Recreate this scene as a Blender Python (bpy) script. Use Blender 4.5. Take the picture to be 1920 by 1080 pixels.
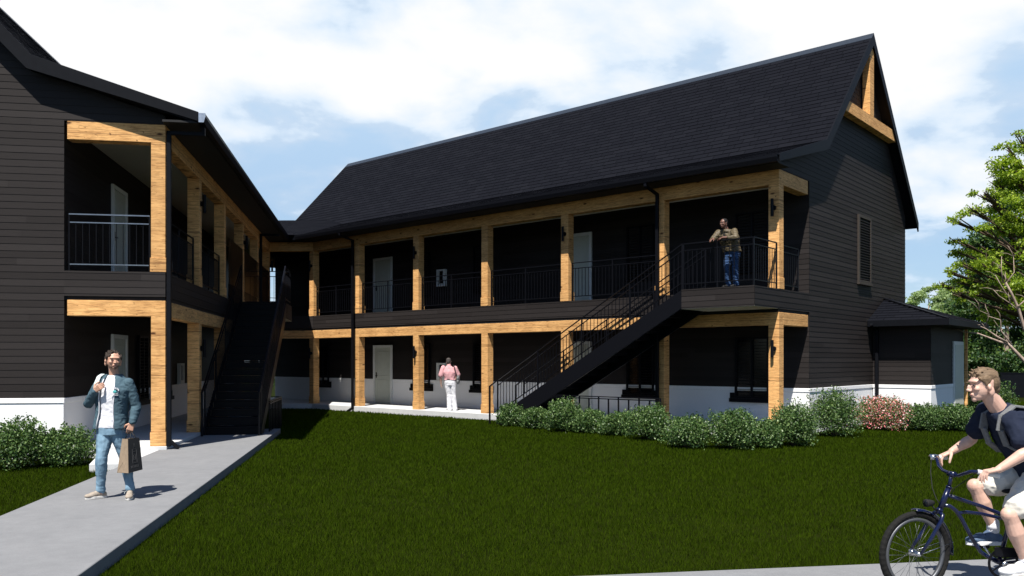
import bpy, bmesh, math, random
import numpy as np
from mathutils import Vector, Matrix
random.seed(7); rng = np.random.default_rng(11)
R = math.radians
S = bpy.context.scene
COL = S.collection
for o in list(bpy.data.objects): bpy.data.objects.remove(o)

# ------------------------------------------------------------------ camera
cam_d = bpy.data.cameras.new('camera'); cam = bpy.data.objects.new('camera', cam_d); COL.objects.link(cam)
cam.location = (0, 0, 1.65); cam.rotation_euler = (R(90), 0, 0)
cam_d.sensor_width = 36; cam_d.lens = 1560/1920*36; cam_d.shift_y = 136/1920
cam_d.clip_start = .1; cam_d.clip_end = 4000
S.camera = cam
S.render.resolution_x = 1024; S.render.resolution_y = 576

# ------------------------------------------------------------------ light
SUN_AZ, SUN_EL = 15.5, 60.4          # azimuth the light travels towards (from +Y to +X), elevation
sd = bpy.data.lights.new('sun', 'SUN'); sd.energy = 5.0; sd.angle = R(.5); sd.color = (1, .955, .88)
sun = bpy.data.objects.new('sun', sd); COL.objects.link(sun)
dv = Vector((math.sin(R(SUN_AZ))*math.cos(R(SUN_EL)), math.cos(R(SUN_AZ))*math.cos(R(SUN_EL)), -math.sin(R(SUN_EL))))
sun.rotation_euler = dv.to_track_quat('-Z', 'Y').to_euler(); sun.location = (-10, -15, 30)

W = bpy.data.worlds.new("World"); S.world = W; W.use_nodes = True
nt = W.node_tree; nt.nodes.clear()
def N(nt, t, **k):
    n = nt.nodes.new(t)
    for a, b in k.items():
        if a == 'inp':
            for i, v in b.items(): n.inputs[i].default_value = v
        else: setattr(n, a, b)
    return n
def L(nt, a, b): nt.links.new(a, b)
sky = N(nt, 'ShaderNodeTexSky', sky_type='NISHITA', sun_disc=False)
sky.sun_elevation = R(SUN_EL); sky.sun_rotation = R(SUN_AZ+180); sky.air_density = 1.0; sky.dust_density = .4; sky.ozone_density = 6.0
tc = N(nt, 'ShaderNodeTexCoord')
sep = N(nt, 'ShaderNodeSeparateXYZ'); L(nt, tc.outputs['Generated'], sep.inputs[0])
def M(nt, op, a, b=None, c=None, clamp=False):
    n = nt.nodes.new('ShaderNodeMath'); n.operation = op; n.use_clamp = clamp
    for i, v in enumerate((a, b, c)):
        if v is None: continue
        if isinstance(v, (int, float)): n.inputs[i].default_value = v
        else: nt.links.new(v, n.inputs[i])
    return n.outputs[0]
def sstep(nt, x, a, b):
    n = N(nt, 'ShaderNodeMapRange', interpolation_type='SMOOTHSTEP'); n.inputs[1].default_value = a; n.inputs[2].default_value = b
    L(nt, x, n.inputs[0]); return n.outputs[0]
zz = M(nt, 'ADD', M(nt, 'MAXIMUM', sep.outputs[2], 0.0), .30)
cv = N(nt, 'ShaderNodeCombineXYZ'); L(nt, M(nt, 'DIVIDE', sep.outputs[0], zz), cv.inputs[0]); L(nt, M(nt, 'DIVIDE', sep.outputs[1], zz), cv.inputs[1])
n1 = N(nt, 'ShaderNodeTexNoise', inp={'Scale': 2.6, 'Detail': 10, 'Roughness': .52, 'Distortion': .15}); L(nt, cv.outputs[0], n1.inputs['Vector'])
mp = N(nt, 'ShaderNodeMapping', inp={'Location': (3.1, 7.7, 0)}); L(nt, cv.outputs[0], mp.inputs[0])
n2 = N(nt, 'ShaderNodeTexNoise', inp={'Scale': .55, 'Detail': 5, 'Roughness': .5}); L(nt, mp.outputs[0], n2.inputs['Vector'])
# a cloud bank ahead, thickening with height; clear deep sky overhead and behind
elev = sep.outputs[2]
dens = M(nt, 'ADD', M(nt, 'ADD', n1.outputs['Fac'], M(nt, 'MULTIPLY', n2.outputs['Fac'], .5)), M(nt, 'MULTIPLY', sstep(nt, elev, .10, .36), .24))
cl = sstep(nt, dens, .72, .88)
front = M(nt, 'MULTIPLY', sstep(nt, sep.outputs[1], .42, .78), M(nt, 'SUBTRACT', 1.0, sstep(nt, elev, .44, .58)))
clm = M(nt, 'MULTIPLY', cl, front)
thin = M(nt, 'MULTIPLY', front, M(nt, 'ADD', M(nt, 'MULTIPLY', sstep(nt, elev, .05, .32), .35), .50))
clm2 = M(nt, 'MAXIMUM', clm, thin)
bg1 = N(nt, 'ShaderNodeBackground', inp={'Strength': .062}); L(nt, sky.outputs[0], bg1.inputs[0])
ccol = N(nt, 'ShaderNodeMix', data_type='RGBA')
ccol.inputs['A'].default_value = (.55, .75, .97, 1); ccol.inputs['B'].default_value = (1, 1, 1, 1)
L(nt, sstep(nt, dens, .74, 1.02), ccol.inputs['Factor'])
bg2 = N(nt, 'ShaderNodeBackground', inp={'Strength': .565}); L(nt, ccol.outputs['Result'], bg2.inputs[0])
ms = N(nt, 'ShaderNodeMixShader'); L(nt, clm2, ms.inputs[0]); L(nt, bg1.outputs[0], ms.inputs[1]); L(nt, bg2.outputs[0], ms.inputs[2])
wo = N(nt, 'ShaderNodeOutputWorld'); L(nt, ms.outputs[0], wo.inputs[0])

S.view_settings.view_transform = 'Standard'; S.view_settings.look = 'None'
S.view_settings.exposure = .85; S.view_settings.gamma = 1
S.render.engine = 'CYCLES'

# ------------------------------------------------------------------ materials
def new_mat(name, col=(.5, .5, .5), rough=.6, metal=0., spec=.5):
    m = bpy.data.materials.new(name); m.use_nodes = True
    b = m.node_tree.nodes['Principled BSDF']
    b.inputs['Base Color'].default_value = (*col, 1); b.inputs['Roughness'].default_value = rough
    b.inputs['Metallic'].default_value = metal; b.inputs['Specular IOR Level'].default_value = spec
    return m, m.node_tree, b
def ramp(nt, fac, stops):
    r = N(nt, 'ShaderNodeValToRGB'); e = r.color_ramp.elements
    while len(e) < len(stops): e.new(.5)
    for i, (p, c) in enumerate(stops): e[i].position = p; e[i].color = (*c, 1)
    L(nt, fac, r.inputs[0]); return r.outputs[0]
def objco(nt, scale=(1, 1, 1), loc=(0, 0, 0)):
    t = N(nt, 'ShaderNodeTexCoord'); m = N(nt, 'ShaderNodeMapping', inp={'Scale': scale, 'Location': loc}); L(nt, t.outputs['Object'], m.inputs[0]); return m.outputs[0]
def noise(nt, vec, scale, detail=4, rough=.55, dist=0.):
    n = N(nt, 'ShaderNodeTexNoise', inp={'Scale': scale, 'Detail': detail, 'Roughness': rough, 'Distortion': dist}); L(nt, vec, n.inputs['Vector']); return n.outputs['Fac']
def bump(nt, b, h, strength=.3, dist=.01):
    n = N(nt, 'ShaderNodeBump', inp={'Strength': strength, 'Distance': dist}); L(nt, h, n.inputs['Height']); L(nt, n.outputs[0], b.inputs['Normal'])
def mixc(nt, fac, a, b, mode='MIX'):
    n = N(nt, 'ShaderNodeMix', data_type='RGBA', blend_type=mode)
    for k, v in (('Factor', fac), ('A', a), ('B', b)):
        if isinstance(v, (int, float)): n.inputs[k].default_value = v
        elif isinstance(v, tuple): n.inputs[k].default_value = (*v, 1)
        else: L(nt, v, n.inputs[k])
    return n.outputs['Result']
def simple(name, c1, c2=None, rough=.6, scale=20, bs=.15, bd=.004, metal=0, spec=.3, stretch=(1, 1, 1), detail=5):
    m, t, b = new_mat(name, c1, rough, metal, spec)
    v = objco(t, stretch); f = noise(t, v, scale, detail)
    c2 = c2 or tuple(x*.75 for x in c1)
    L(t, ramp(t, f, [(.3, c2), (.7, c1)]), b.inputs['Base Color'])
    if bs: bump(t, b, f, bs, bd)
    return m
def island(nt): return N(nt, 'ShaderNodeNewGeometry').outputs['Random Per Island']

def m_siding():
    m, t, b = new_mat('siding', rough=.6, spec=.12)
    v = objco(t, (1.5, 1.5, 30)); f = noise(t, v, 3, 6, .6)
    c = ramp(t, island(t), [(0, (.0190, .0160, .0153)), (.5, (.0238, .0202, .0194)), (1, (.0288, .0247, .0238))])
    c = mixc(t, .35, c, ramp(t, f, [(.3, (.45, .45, .45)), (.7, (1, 1, 1))]), 'MULTIPLY')
    L(t, c, b.inputs['Base Color']); bump(t, b, f, .35, .004)
    return m
def m_wood():
    m, t, b = new_mat('timber', rough=.65, spec=.15)
    oi = N(t, 'ShaderNodeObjectInfo'); rv = N(t, 'ShaderNodeVectorMath', operation='SCALE', inp={0: (37., 53., 71.)}); L(t, oi.outputs['Random'], rv.inputs['Scale'])
    def vo_(sc_): n_ = N(t, 'ShaderNodeVectorMath', operation='ADD'); L(t, objco(t, sc_), n_.inputs[0]); L(t, rv.outputs[0], n_.inputs[1]); return n_.outputs[0]
    v = vo_((.9, .9, 13)); f1 = noise(t, v, 2.2, 6, .6, 1.2); f2 = noise(t, vo_((2, 2, 45)), 3, 4, .6)
    c = ramp(t, f1, [(.28, (.34, .165, .062)), (.42, (.63, .35, .135)), (.60, (.76, .45, .185)), (.8, (.60, .33, .125))])
    c = mixc(t, ramp(t, f2, [(.36, (.85, .85, .85)), (.47, (0, 0, 0))]), c, (.24, .12, .045))
    vo = N(t, 'ShaderNodeTexVoronoi', inp={'Scale': 1.0}); L(t, vo_((1.9, 1.9, 5.2)), vo.inputs['Vector'])
    wv = noise(t, objco(t, (6, 6, 14)), 2, 3)
    kd = M(t, 'ADD', vo.outputs['Distance'], M(t, 'MULTIPLY', wv, .09))
    kn = ramp(t, kd, [(.11, (1, 1, 1)), (.19, (0, 0, 0))])
    c = mixc(t, kn, c, (.09, .04, .016)); c = mixc(t, 1., c, ramp(t, oi.outputs['Random'], [(0, (.86, .84, .82)), (1, (1.08, 1.04, 1.0))]), 'MULTIPLY')
    zl = N(t, 'ShaderNodeTexNoise', noise_dimensions='1D', inp={'Scale': 5.0, 'Detail': 2}); sz_ = N(t, 'ShaderNodeSeparateXYZ'); L(t, vo_((.1, .1, 1)), sz_.inputs[0]); L(t, sz_.outputs[2], zl.inputs['W'])
    ln = M(t, 'ABSOLUTE', M(t, 'SUBTRACT', M(t, 'ADD', zl.outputs['Fac'], M(t, 'MULTIPLY', noise(t, objco(t), 5, 3), .03)), .515)); c = mixc(t, ramp(t, ln, [(.003, (.65, .65, .65)), (.008, (0, 0, 0))]), c, (.16, .075, .03))
    sp_ = noise(t, vo_((14, 14, 26)), 1.0, 2, .5); c = mixc(t, ramp(t, sp_, [(.69, (0, 0, 0)), (.74, (.9, .9, .9))]), c, (.10, .045, .018))
    st_ = noise(t, vo_((1, 1, 1.5)), 1.6, 5, .6); c = mixc(t, .45, c, ramp(t, st_, [(.35, (.62, .58, .55)), (.6, (1.08, 1.08, 1.08))]), 'MULTIPLY')
    L(t, c, b.inputs['Base Color']); bump(t, b, f2, .35, .004)
    return m
def m_shingle():
    m, t, b = new_mat('shingles', rough=.9, spec=.05)
    c = ramp(t, island(t), [(0, (.0054, .0059, .0088)), (.6, (.0062, .0068, .0100)), (1, (.0076, .0082, .0116))])
    f = noise(t, objco(t), 60, 4, .7); c = mixc(t, .4, c, ramp(t, f, [(.35, (.5, .5, .5)), (.7, (1.3, 1.3, 1.3))]), 'MULTIPLY')
    L(t, c, b.inputs['Base Color']); bump(t, b, f, .3, .003)
    return m
def m_leaf(name, a, bb, c3, rough=.45, trans=.25, spec=.4):
    m, t, b = new_mat(name, rough=rough, spec=spec)
    c = ramp(t, island(t), [(0, a), (.55, bb), (1, c3)]); L(t, c, b.inputs['Base Color'])
    tr = N(t, 'ShaderNodeBsdfTranslucent'); L(t, mixc(t, 1., c, (1.3, 1.4, .6), 'MULTIPLY'), tr.inputs[0])
    mx = N(t, 'ShaderNodeMixShader', inp={0: trans}); L(t, b.outputs[0], mx.inputs[1]); L(t, tr.outputs[0], mx.inputs[2])
    L(t, mx.outputs[0], t.nodes['Material Output'].inputs[0])
    return m
def m_concrete(name, c1, c2, seams=None):
    m, t, b = new_mat(name, c1, .85, 0, .25)
    f = noise(t, objco(t), 1.3, 8, .65); g = noise(t, objco(t), 90, 3, .6); s = noise(t, objco(t), 6, 6, .7)
    c = mixc(t, .5, ramp(t, f, [(.3, c2), (.7, c1)]), ramp(t, s, [(.3, c2), (.65, c1)]))
    c = mixc(t, .35, c, ramp(t, g, [(.3, (.7, .7, .7)), (.6, (1.1, 1.1, 1.1))]), 'MULTIPLY')
    L(t, c, b.inputs['Base Color']); bump(t, b, g, .25, .003)
    return m
MT = {}
MT['siding'] = m_siding(); MT['wood'] = m_wood(); MT['shingle'] = m_shingle()
MT['core'] = simple('dark_backing', (.012, .011, .011), rough=.8)
MT['trim'] = simple('dark_trim', (.0055, .0062, .0085), (.004, .0045, .0065), rough=.5, scale=8, bs=.05, spec=.10)
MT['metal'] = simple('black_powder_coat', (.0055, .0058, .0080), (.004, .0043, .006), rough=.4, scale=40, bs=.05, spec=.10)
MT['ridge'] = simple('ridge_metal', (.04, .05, .066), rough=.4, metal=.3, bs=.02)
MT['gutter_end'] = simple('bare_aluminium', (.55, .57, .6), rough=.3, metal=.8, bs=.02)
MT['stucco'] = simple('white_stucco', (.80, .80, .80), (.72, .72, .73), rough=.9, scale=120, bs=.35, bd=.004)
MT['band'] = simple('white_water_table', (.82, .82, .82), (.76, .76, .76), rough=.7, scale=12, bs=.05)
MT['slab'] = m_concrete('porch_concrete', (.54, .545, .55), (.44, .445, .45))
MT['path'] = m_concrete('path_concrete', (.20, .203, .21), (.150, .153, .160))
MT['ceil'] = simple('soffit_cream', (.5, .48, .43), (.46, .44, .4), rough=.8, scale=5, bs=.03)
MT['soffit'] = simple('dark_soffit', (.012, .012, .013), rough=.7)
MT['door'] = simple('door_paint', (.50, .52, .46), (.46, .48, .42), rough=.5, scale=6, bs=.04)
MT['frame_white'] = simple('white_frame', (.66, .67, .65), (.6, .61, .6), rough=.5, scale=10, bs=.04)
MT['louvre'] = simple('brown_louvre', (.045, .036, .029), (.032, .026, .022), rough=.6, scale=10, stretch=(1, 1, 8))
MT['bronze'] = simple('bronze_panel', (.085, .045, .018), (.05, .026, .012), rough=.28, scale=2, bs=.05, metal=.6)
MT['grass'] = m_leaf('grass_blades', (.017, .033, .0013), (.025, .045, .0016), (.038, .060, .0025), .8, .2, .02)
MT['soil'] = simple('lawn_floor', (.014, .020, .002), (.007, .010, .0015), spec=.02, rough=.95, scale=3, bs=.6, bd=.03)
MT['bush'] = m_leaf('shrub_leaves', (.020, .052, .012), (.055, .110, .028), (.18, .26, .09), .42, .22, .35)
MT['tree'] = m_leaf('tree_leaves', (.085, .15, .010), (.21, .31, .02), (.42, .50, .06), .5, .45)
MT['treedark'] = m_leaf('dense_leaves', (.018, .055, .018), (.045, .100, .024), (.12, .18, .035), .55, .3)  # leaf tones lightened in place of haze before the dark trees
MT['treefar'] = m_leaf('hazed_leaves', (.17, .25, .12), (.27, .36, .17), (.40, .48, .24), .6, .4)  # distance haze painted into the leaf colour as paleness
MT['bark'] = simple('bark', (.42, .33, .27), (.22, .16, .12), rough=.85, scale=14, bs=.5, stretch=(1, 1, .3))
MT['stem'] = simple('stem_bark', (.09, .06, .04), rough=.9)
MT['steel'] = simple('sun_glint_rail', (.30, .31, .33), rough=.3, metal=.9, bs=0)  # pale metal that paints sun glint onto gloss black rails
MT['glass'] = simple('dark_glass', (.006, .007, .009), rough=.12, bs=0, spec=.25)

# ------------------------------------------------------------------ mesh helpers
class MB:
    def __init__(s): s.v = []; s.f = []; s.m = []
    def add(s, vs, fs, mi=0):
        n = len(s.v); s.v += [tuple(p) for p in vs]; s.f += [tuple(i+n for i in f) for f in fs]; s.m += [mi]*len(fs)
    def box(s, x0, x1, y0, y1, z0, z1, mi=0):
        if x0 > x1: x0, x1 = x1, x0
        if y0 > y1: y0, y1 = y1, y0
        s.add([(x0, y0, z0), (x1, y0, z0), (x1, y1, z0), (x0, y1, z0), (x0, y0, z1), (x1, y0, z1), (x1, y1, z1), (x0, y1, z1)],
              [(0, 3, 2, 1), (4, 5, 6, 7), (0, 1, 5, 4), (1, 2, 6, 5), (2, 3, 7, 6), (3, 0, 4, 7)], mi)
    def prism_x(s, prof, x0, x1, mi=0):      # profile in (y,z) extruded along x
        if x0 > x1: x0, x1 = x1, x0
        n = len(prof); vs = [(x0, y, z) for y, z in prof]+[(x1, y, z) for y, z in prof]
        fs = [tuple(range(n))[::-1], tuple(range(n, 2*n))]+[(i, (i+1) % n, n+(i+1) % n, n+i) for i in range(n)]
        s.add(vs, fs, mi)
    def prism_y(s, prof, y0, y1, mi=0):      # profile in (x,z) extruded along y
        n = len(prof); vs = [(x, y0, z) for x, z in prof]+[(x, y1, z) for x, z in prof]
        fs = [tuple(range(n)), tuple(range(n, 2*n))[::-1]]+[(i, n+i, n+(i+1) % n, (i+1) % n) for i in range(n)]
        s.add(vs, fs, mi)
    def prism_z(s, prof, z0, z1, mi=0):
        n = len(prof); vs = [(x, y, z0) for x, y in prof]+[(x, y, z1) for x, y in prof]
        fs = [tuple(range(n))[::-1], tuple(range(n, 2*n))]+[(i, (i+1) % n, n+(i+1) % n, n+i) for i in range(n)]
        s.add(vs, fs, mi)
    def bar(s, a, b, w=.02, h=None, mi=0):   # rectangular bar between two points
        a = Vector(a); b = Vector(b); d = (b-a).normalized(); h = h or w
        up = Vector((0, 0, 1)) if abs(d.z) < .95 else Vector((0, 1, 0))
        sx = d.cross(up).normalized()*w/2; sy = sx.cross(d).normalized()*h/2
        vs = [p+q for p in (a, b) for q in (-sx-sy, sx-sy, sx+sy, -sx+sy)]
        s.add(vs, [(0, 1, 2, 3), (7, 6, 5, 4), (0, 4, 5, 1), (1, 5, 6, 2), (2, 6, 7, 3), (3, 7, 4, 0)], mi)
    def tube(s, pts, rad, n=10, mi=0, caps=True):
        pts = [Vector(p) for p in pts]; k = len(pts); rad = rad if isinstance(rad, (list, tuple)) else [rad]*k
        ref = None; vs = []
        for i, p in enumerate(pts):
            d = (pts[min(i+1, k-1)]-pts[max(i-1, 0)]).normalized()
            if ref is None: ref = Vector((0, 0, 1)) if abs(d.z) < .9 else Vector((1, 0, 0))
            sx = d.cross(ref).normalized(); sy = sx.cross(d).normalized(); ref = sy
            for j in range(n):
                a = 2*math.pi*j/n; vs.append(p+sx*math.cos(a)*rad[i]+sy*math.sin(a)*rad[i])
        fs = [(i*n+j, i*n+(j+1) % n, (i+1)*n+(j+1) % n, (i+1)*n+j) for i in range(k-1) for j in range(n)]
        if caps: fs += [tuple(range(n))[::-1], tuple(range((k-1)*n, k*n))]
        s.add(vs, fs, mi)
    def ell(s, c, r, rot=None, nu=14, nv=9, mi=0):
        c = Vector(c); r = (r, r, r) if isinstance(r, (int, float)) else r; vs = []
        for i in range(1, nv):
            th = math.pi*i/nv
            for j in range(nu):
                ph = 2*math.pi*j/nu; p = Vector((r[0]*math.sin(th)*math.cos(ph), r[1]*math.sin(th)*math.sin(ph), r[2]*math.cos(th)))
                vs.append(c+(rot @ p if rot else p))
        a = Vector((0, 0, r[2])); vs += [c+(rot @ a if rot else a), c-(rot @ a if rot else a)]
        t = len(vs)-2; fs = [(i*nu+j, (i+1)*nu+j, (i+1)*nu+(j+1) % nu, i*nu+(j+1) % nu) for i in range(nv-2) for j in range(nu)]
        fs += [(t, j, (j+1) % nu) for j in range(nu)]+[(t+1, (nv-2)*nu+(j+1) % nu, (nv-2)*nu+j) for j in range(nu)]
        s.add(vs, fs, mi)
    # lap siding: plane through p (2D) along a (2D unit), outward n; trapezoids of (z0,z1,l0,r0,l1,r1)
    def siding(s, p, a, n, traps, mi=0, C=.127, Z0=.081, lip=.009):
        for z0, z1, l0, r0, l1, r1 in traps:
            k0 = math.floor((z0-Z0)/C+1e-6)
            for k in range(k0, math.ceil((z1-Z0)/C-1e-6)):
                za = max(z0, Z0+k*C); zb = min(z1, Z0+(k+1)*C)
                if zb-za < .006: continue
                fa = (za-z0)/(z1-z0); fb = (zb-z0)/(z1-z0)
                la, ra = l0+(l1-l0)*fa, r0+(r1-r0)*fa; lb, rb = l0+(l1-l0)*fb, r0+(r1-r0)*fb
                oa = lip-(lip-.003)*(za-Z0-k*C)/C; ob = lip-(lip-.003)*(zb-Z0-k*C)/C
                cuts = []; rr = random.Random(k*31+int(p[0]*10)); x = min(la, lb)+rr.uniform(.3, 3.6)
                while x < max(ra, rb)-.3: cuts.append(x); x += 3.66
                segs = [-1e9]+cuts+[1e9]
                for i in range(len(segs)-1):
                    A0, A1 = max(la, segs[i]+.001), min(ra, segs[i+1]-.001); B0, B1 = max(lb, segs[i]+.001), min(rb, segs[i+1]-.001)
                    if A1 <= A0 or B1 <= B0: continue
                    P = lambda q, z, o: (p[0]+a[0]*q+n[0]*o, p[1]+a[1]*q+n[1]*o, z)
                    s.add([P(A0, za, oa), P(A1, za, oa), P(B1, zb, ob), P(B0, zb, ob), P(A0, za, 0), P(A1, za, 0)],
                          [(0, 1, 2, 3), (4, 5, 1, 0)], mi)
    # shingles on a plane: lower edge point A, along vector X (unit), up-slope unit U, length Lx, height H, normal Nn
    def shingles(s, A, X, U, Lx, H, mi=0, E=.185, wl=lambda h: 0., wr=None):
        A = Vector(A); X = Vector(X); U = Vector(U); Nn = X.cross(U).normalized()
        if Nn.z < 0: Nn = -Nn
        rows = int(H/E)+1
        for r in range(rows):
            h0 = r*E; h1 = min(H, h0+E-.013)
            if h1-h0 < .02: continue
            xl = wl(h0); xr = (wr(h0) if wr else Lx); x = -.225*(r % 2)-random.uniform(0, .03)+(math.floor(xl/.45)*.45)
            while x < xr:
                w = .45+random.uniform(-.02, .02); x0 = max(xl, x+.006); x1 = min(xr, x+w-.006)
                if x1-x0 > .02:
                    t = .013+random.uniform(-.0015, .002)
                    P = lambda q, h, o: A+X*q+U*h+Nn*o
                    s.add([P(x0, h0, t), P(x1, h0, t), P(x1, h1, .006), P(x0, h1, .006), P(x0, h0, 0), P(x1, h0, 0)],
                          [(0, 1, 2, 3), (4, 5, 1, 0), (4, 0, 3), (5, 2, 1)], mi)
                x += w
    def build(s, name, mats, parent=None, smooth=False, bevel=0, loc=None):
        me = bpy.data.meshes.new(name); me.from_pydata(s.v, [], s.f)
        mats = mats if isinstance(mats, (list, tuple)) else [mats]
        for m in mats: me.materials.append(MT[m] if isinstance(m, str) else m)
        me.polygons.foreach_set('material_index', s.m)
        if smooth: me.polygons.foreach_set('use_smooth', [True]*len(s.f))
        me.update(); o = bpy.data.objects.new(name, me); COL.objects.link(o)
        if parent: o.parent = parent
        if loc: o.location = loc
        if bevel:
            b = o.modifiers.new('bevel', 'BEVEL'); b.width = bevel; b.segments = 1; b.limit_method = 'ANGLE'
        return o
def tag(o, label, cat, group=None, kind=None):
    if kind: o['kind'] = kind
    if label: o['label'] = label
    if cat: o['category'] = cat
    if group: o['group'] = group
    return o
def thing(name, label, cat, loc=(0, 0, 0), rz=0, group=None):
    o = bpy.data.objects.new(name, None); COL.objects.link(o); o.location = loc; o.rotation_euler = (0, 0, rz); o.empty_display_size = .2
    return tag(o, label, cat, group)

# world axes of the two wings
u = Vector((-.7539, .6570)); v = Vector((.6571, .7538)); C0 = Vector((6.0958, 18.9923))
w = Vector((-.16317, .98660)); q = Vector((.98660, .16317)); CB = Vector((-6.4373, 15.4542))
RZA = math.atan2(-u.y, -u.x); RZB = math.atan2(q.y, q.x)
def PA(s, d): return C0+u*s+v*d
def PB(x, t): return CB+q*x+w*t

# ------------------------------------------------------------------ shared building pieces (local frame: x right along front, y inwards)
def railing(mb, a, b, za, zb=None, post_every=1.4, low=.13, ends=(True, True), top=1.05, mid=.90, mr=None):
    a = Vector((a[0], a[1], za)); b = Vector((b[0], b[1], zb if zb is not None else za))
    U = Vector((0, 0, 1)); (mr or mb).bar(a+U*top, b+U*top, .034, .022); (mr or mb).bar(a+U*mid, b+U*mid, .028, .02); (mr or mb).bar(a+U*low, b+U*low, .028, .02)
    Lh = (b-a).to_2d().length; n = max(1, int(Lh/.108)); pe = max(1, round(Lh/post_every)*1)
    for i in range(1, n):
        p = a.lerp(b, i/n); mb.bar(p+U*(low+.005), p+U*(mid-.005), .0125)
    for i in range(pe+1):
        if (i == 0 and not ends[0]) or (i == pe and not ends[1]): continue
        p = a.lerp(b, i/pe); mb.bar(p, p+U*(top-.012), .030)
def column(parent, x, y, z0, z1, lamp=False, label=None, W_=.255):
    mb = MB(); mb.box(x, x-W_, y, y+W_, z0+.26, z1); mb.box(x+.014, x-W_-.014, y-.014, y+W_+.014, z0, z0+.265)
    o = mb.build('column', 'wood', parent, bevel=.006)
    if lamp:
        l = MB(); cx = x-W_/2; zc = z0+1.86
        l.tube([(cx, y-.085, zc-.2), (cx, y-.085, zc+.2)], .036, 14); l.tube([(cx+.01, y-.001, zc), (cx+.01, y-.05, zc)], .058, 14)
        l.build('wall_lamp', 'metal', o)
    return o
def downspout(parent, x, y, z0, z1, out, outx=0.0, wdt=.075, shoe=True):
    mb = MB(); mb.box(x-wdt/2, x+wdt/2, y-wdt, y, z0+.1, z1)
    mb.bar((x, y-wdt/2, z1-.03), (x+outx, out, z1+.10), wdt, .06); mb.bar((x+outx, out, z1+.08), (x+outx, out, z1+.32), wdt, .06)
    if shoe: mb.bar((x, y-wdt/2, z0+.13), (x, y-wdt/2-.2, z0+.03), wdt, .07)
    return mb.build('downspout', 'metal', parent, bevel=.004)

def door_unit(parent, ax, s0, s1, fix, sgn, z0, h=2.16, leaf='door', open_=False):
    """door in a wall lying along axis ax ('x' or 'y'); fix = wall coordinate; sgn = outward direction"""
    def bx(mb, a, b, o0, o1, zA, zB, mi=0):
        if ax == 'x': mb.box(a, b, fix+sgn*o0, fix+sgn*o1, zA, zB, mi)
        else: mb.box(fix+sgn*o0, fix+sgn*o1, a, b, zA, zB, mi)
    f = MB(); bx(f, s0, s0+.09, .0, .055, z0, z0+h); bx(f, s1-.09, s1, .0, .055, z0, z0+h); bx(f, s0+.09, s1-.09, .0, .053, z0+h-.09, z0+h)
    d = MB(); a, b = s0+.095, s1-.095; bx(d, a, b, .0, .026, z0+.01, z0+h-.095)
    fo = f.build('door', 'frame_white', parent, bevel=.004)
    m = (b-a)
    for (p0, p1, q0, q1) in ((.12, .88, .10, .88), (.12, .88, 1.0, 1.92)):
        A_, B_ = a+m*p0, a+m*p1
        for e in ((A_, A_+.03, q0, q1), (B_-.03, B_, q0, q1)): bx(d, e[0], e[1], .026, .036, z0+e[2], z0+e[3])
        bx(d, A_+.03, B_-.03, .026, .036, z0+q0, z0+q0+.03); bx(d, A_+.03, B_-.03, .026, .036, z0+q1-.03, z0+q1)
    lo = d.build('door_leaf', leaf, fo, bevel=.003)
    hm = MB(); hs = s0+.17
    bx(hm, hs-.02, hs+.02, .026, .038, z0+.95, z0+1.15); bx(hm, hs-.01, hs+.10, .06, .075, z0+1.02, z0+1.04); bx(hm, hs-.01, hs+.01, .038, .06, z0+1.02, z0+1.04)
    hm.build('handle', 'metal', fo)
    return fo
def shutter_window(parent, ax, s0, s1, fix, sgn, z0, z1, sill=True):
    def bx(mb, a, b, o0, o1, zA, zB, mi=0):
        if ax == 'x': mb.box(a, b, fix+sgn*o0, fix+sgn*o1, zA, zB, mi)
        else: mb.box(fix+sgn*o0, fix+sgn*o1, a, b, zA, zB, mi)
    f = MB(); t = .05; mid = (s0+s1)/2
    bx(f, s0, s0+t, .0, .07, z0, z1); bx(f, s1-t, s1, .0, .07, z0, z1); bx(f, mid-.025, mid+.025, .0, .068, z0, z1)
    bx(f, s0+t, s1-t, .0, .072, z1-t, z1); bx(f, s0+t, s1-t, .0, .072, z0, z0+t)
    fo = f.build('window', 'metal', parent, bevel=.003)
    if sill:
        k = MB(); bx(k, s0-.14, s1+.14, .0, .10, z0-.10, z0-.001); bx(k, s0-.14, s0-.001, .0, .05, z0, z0+.14); bx(k, s1+.001, s1+.14, .0, .05, z0, z0+.14); k.build('sill', 'metal', fo)
    l = MB(); n = int((z1-z0-2*t)/.075)
    for i in range(n):
        zz_ = z0+t+.01+i*.075
        for a, b in ((s0+t, mid-.025), (mid+.025, s1-t)):
            if ax == 'x': l.bar((a, fix+sgn*.035, zz_+.02), (b, fix+sgn*.035, zz_+.02), .045, .012)
            else: l.bar((fix+sgn*.035, a, zz_+.02), (fix+sgn*.035, b, zz_+.02), .045, .012)
    l.build('shutter', 'metal', fo)
    if z0 < .8:
        g = MB(); bx(g, s0+t, s1-t, .003, .008, z0+t, z1-t); g.build('pane', 'glass', fo)
    return fo
def cabinet(parent, ax, s0, s1, fix, sgn, z0, z1):
    def bx(mb, a, b, o0, o1, zA, zB, mi=0):
        if ax == 'x': mb.box(a, b, fix+sgn*o0, fix+sgn*o1, zA, zB, mi)
        else: mb.box(fix+sgn*o0, fix+sgn*o1, a, b, zA, zB, mi)
    f = MB(); e = .10; bx(f, s0, s0+e, .0, .10, z0, z1); bx(f, s1-e, s1, .0, .10, z0, z1); bx(f, s0+e, s1-e, .0, .10, z0, z0+e); bx(f, s0+e, s1-e, .0, .10, z1-e*.6, z1)
    o = f.build('extinguisher_cabinet', 'frame_white', parent, bevel=.004)
    g = MB(); bx(g, s0+e, s1-e, .01, .05, z0+e, z1-e*.6); g.build('pane', 'glass', o)
    return o

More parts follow.
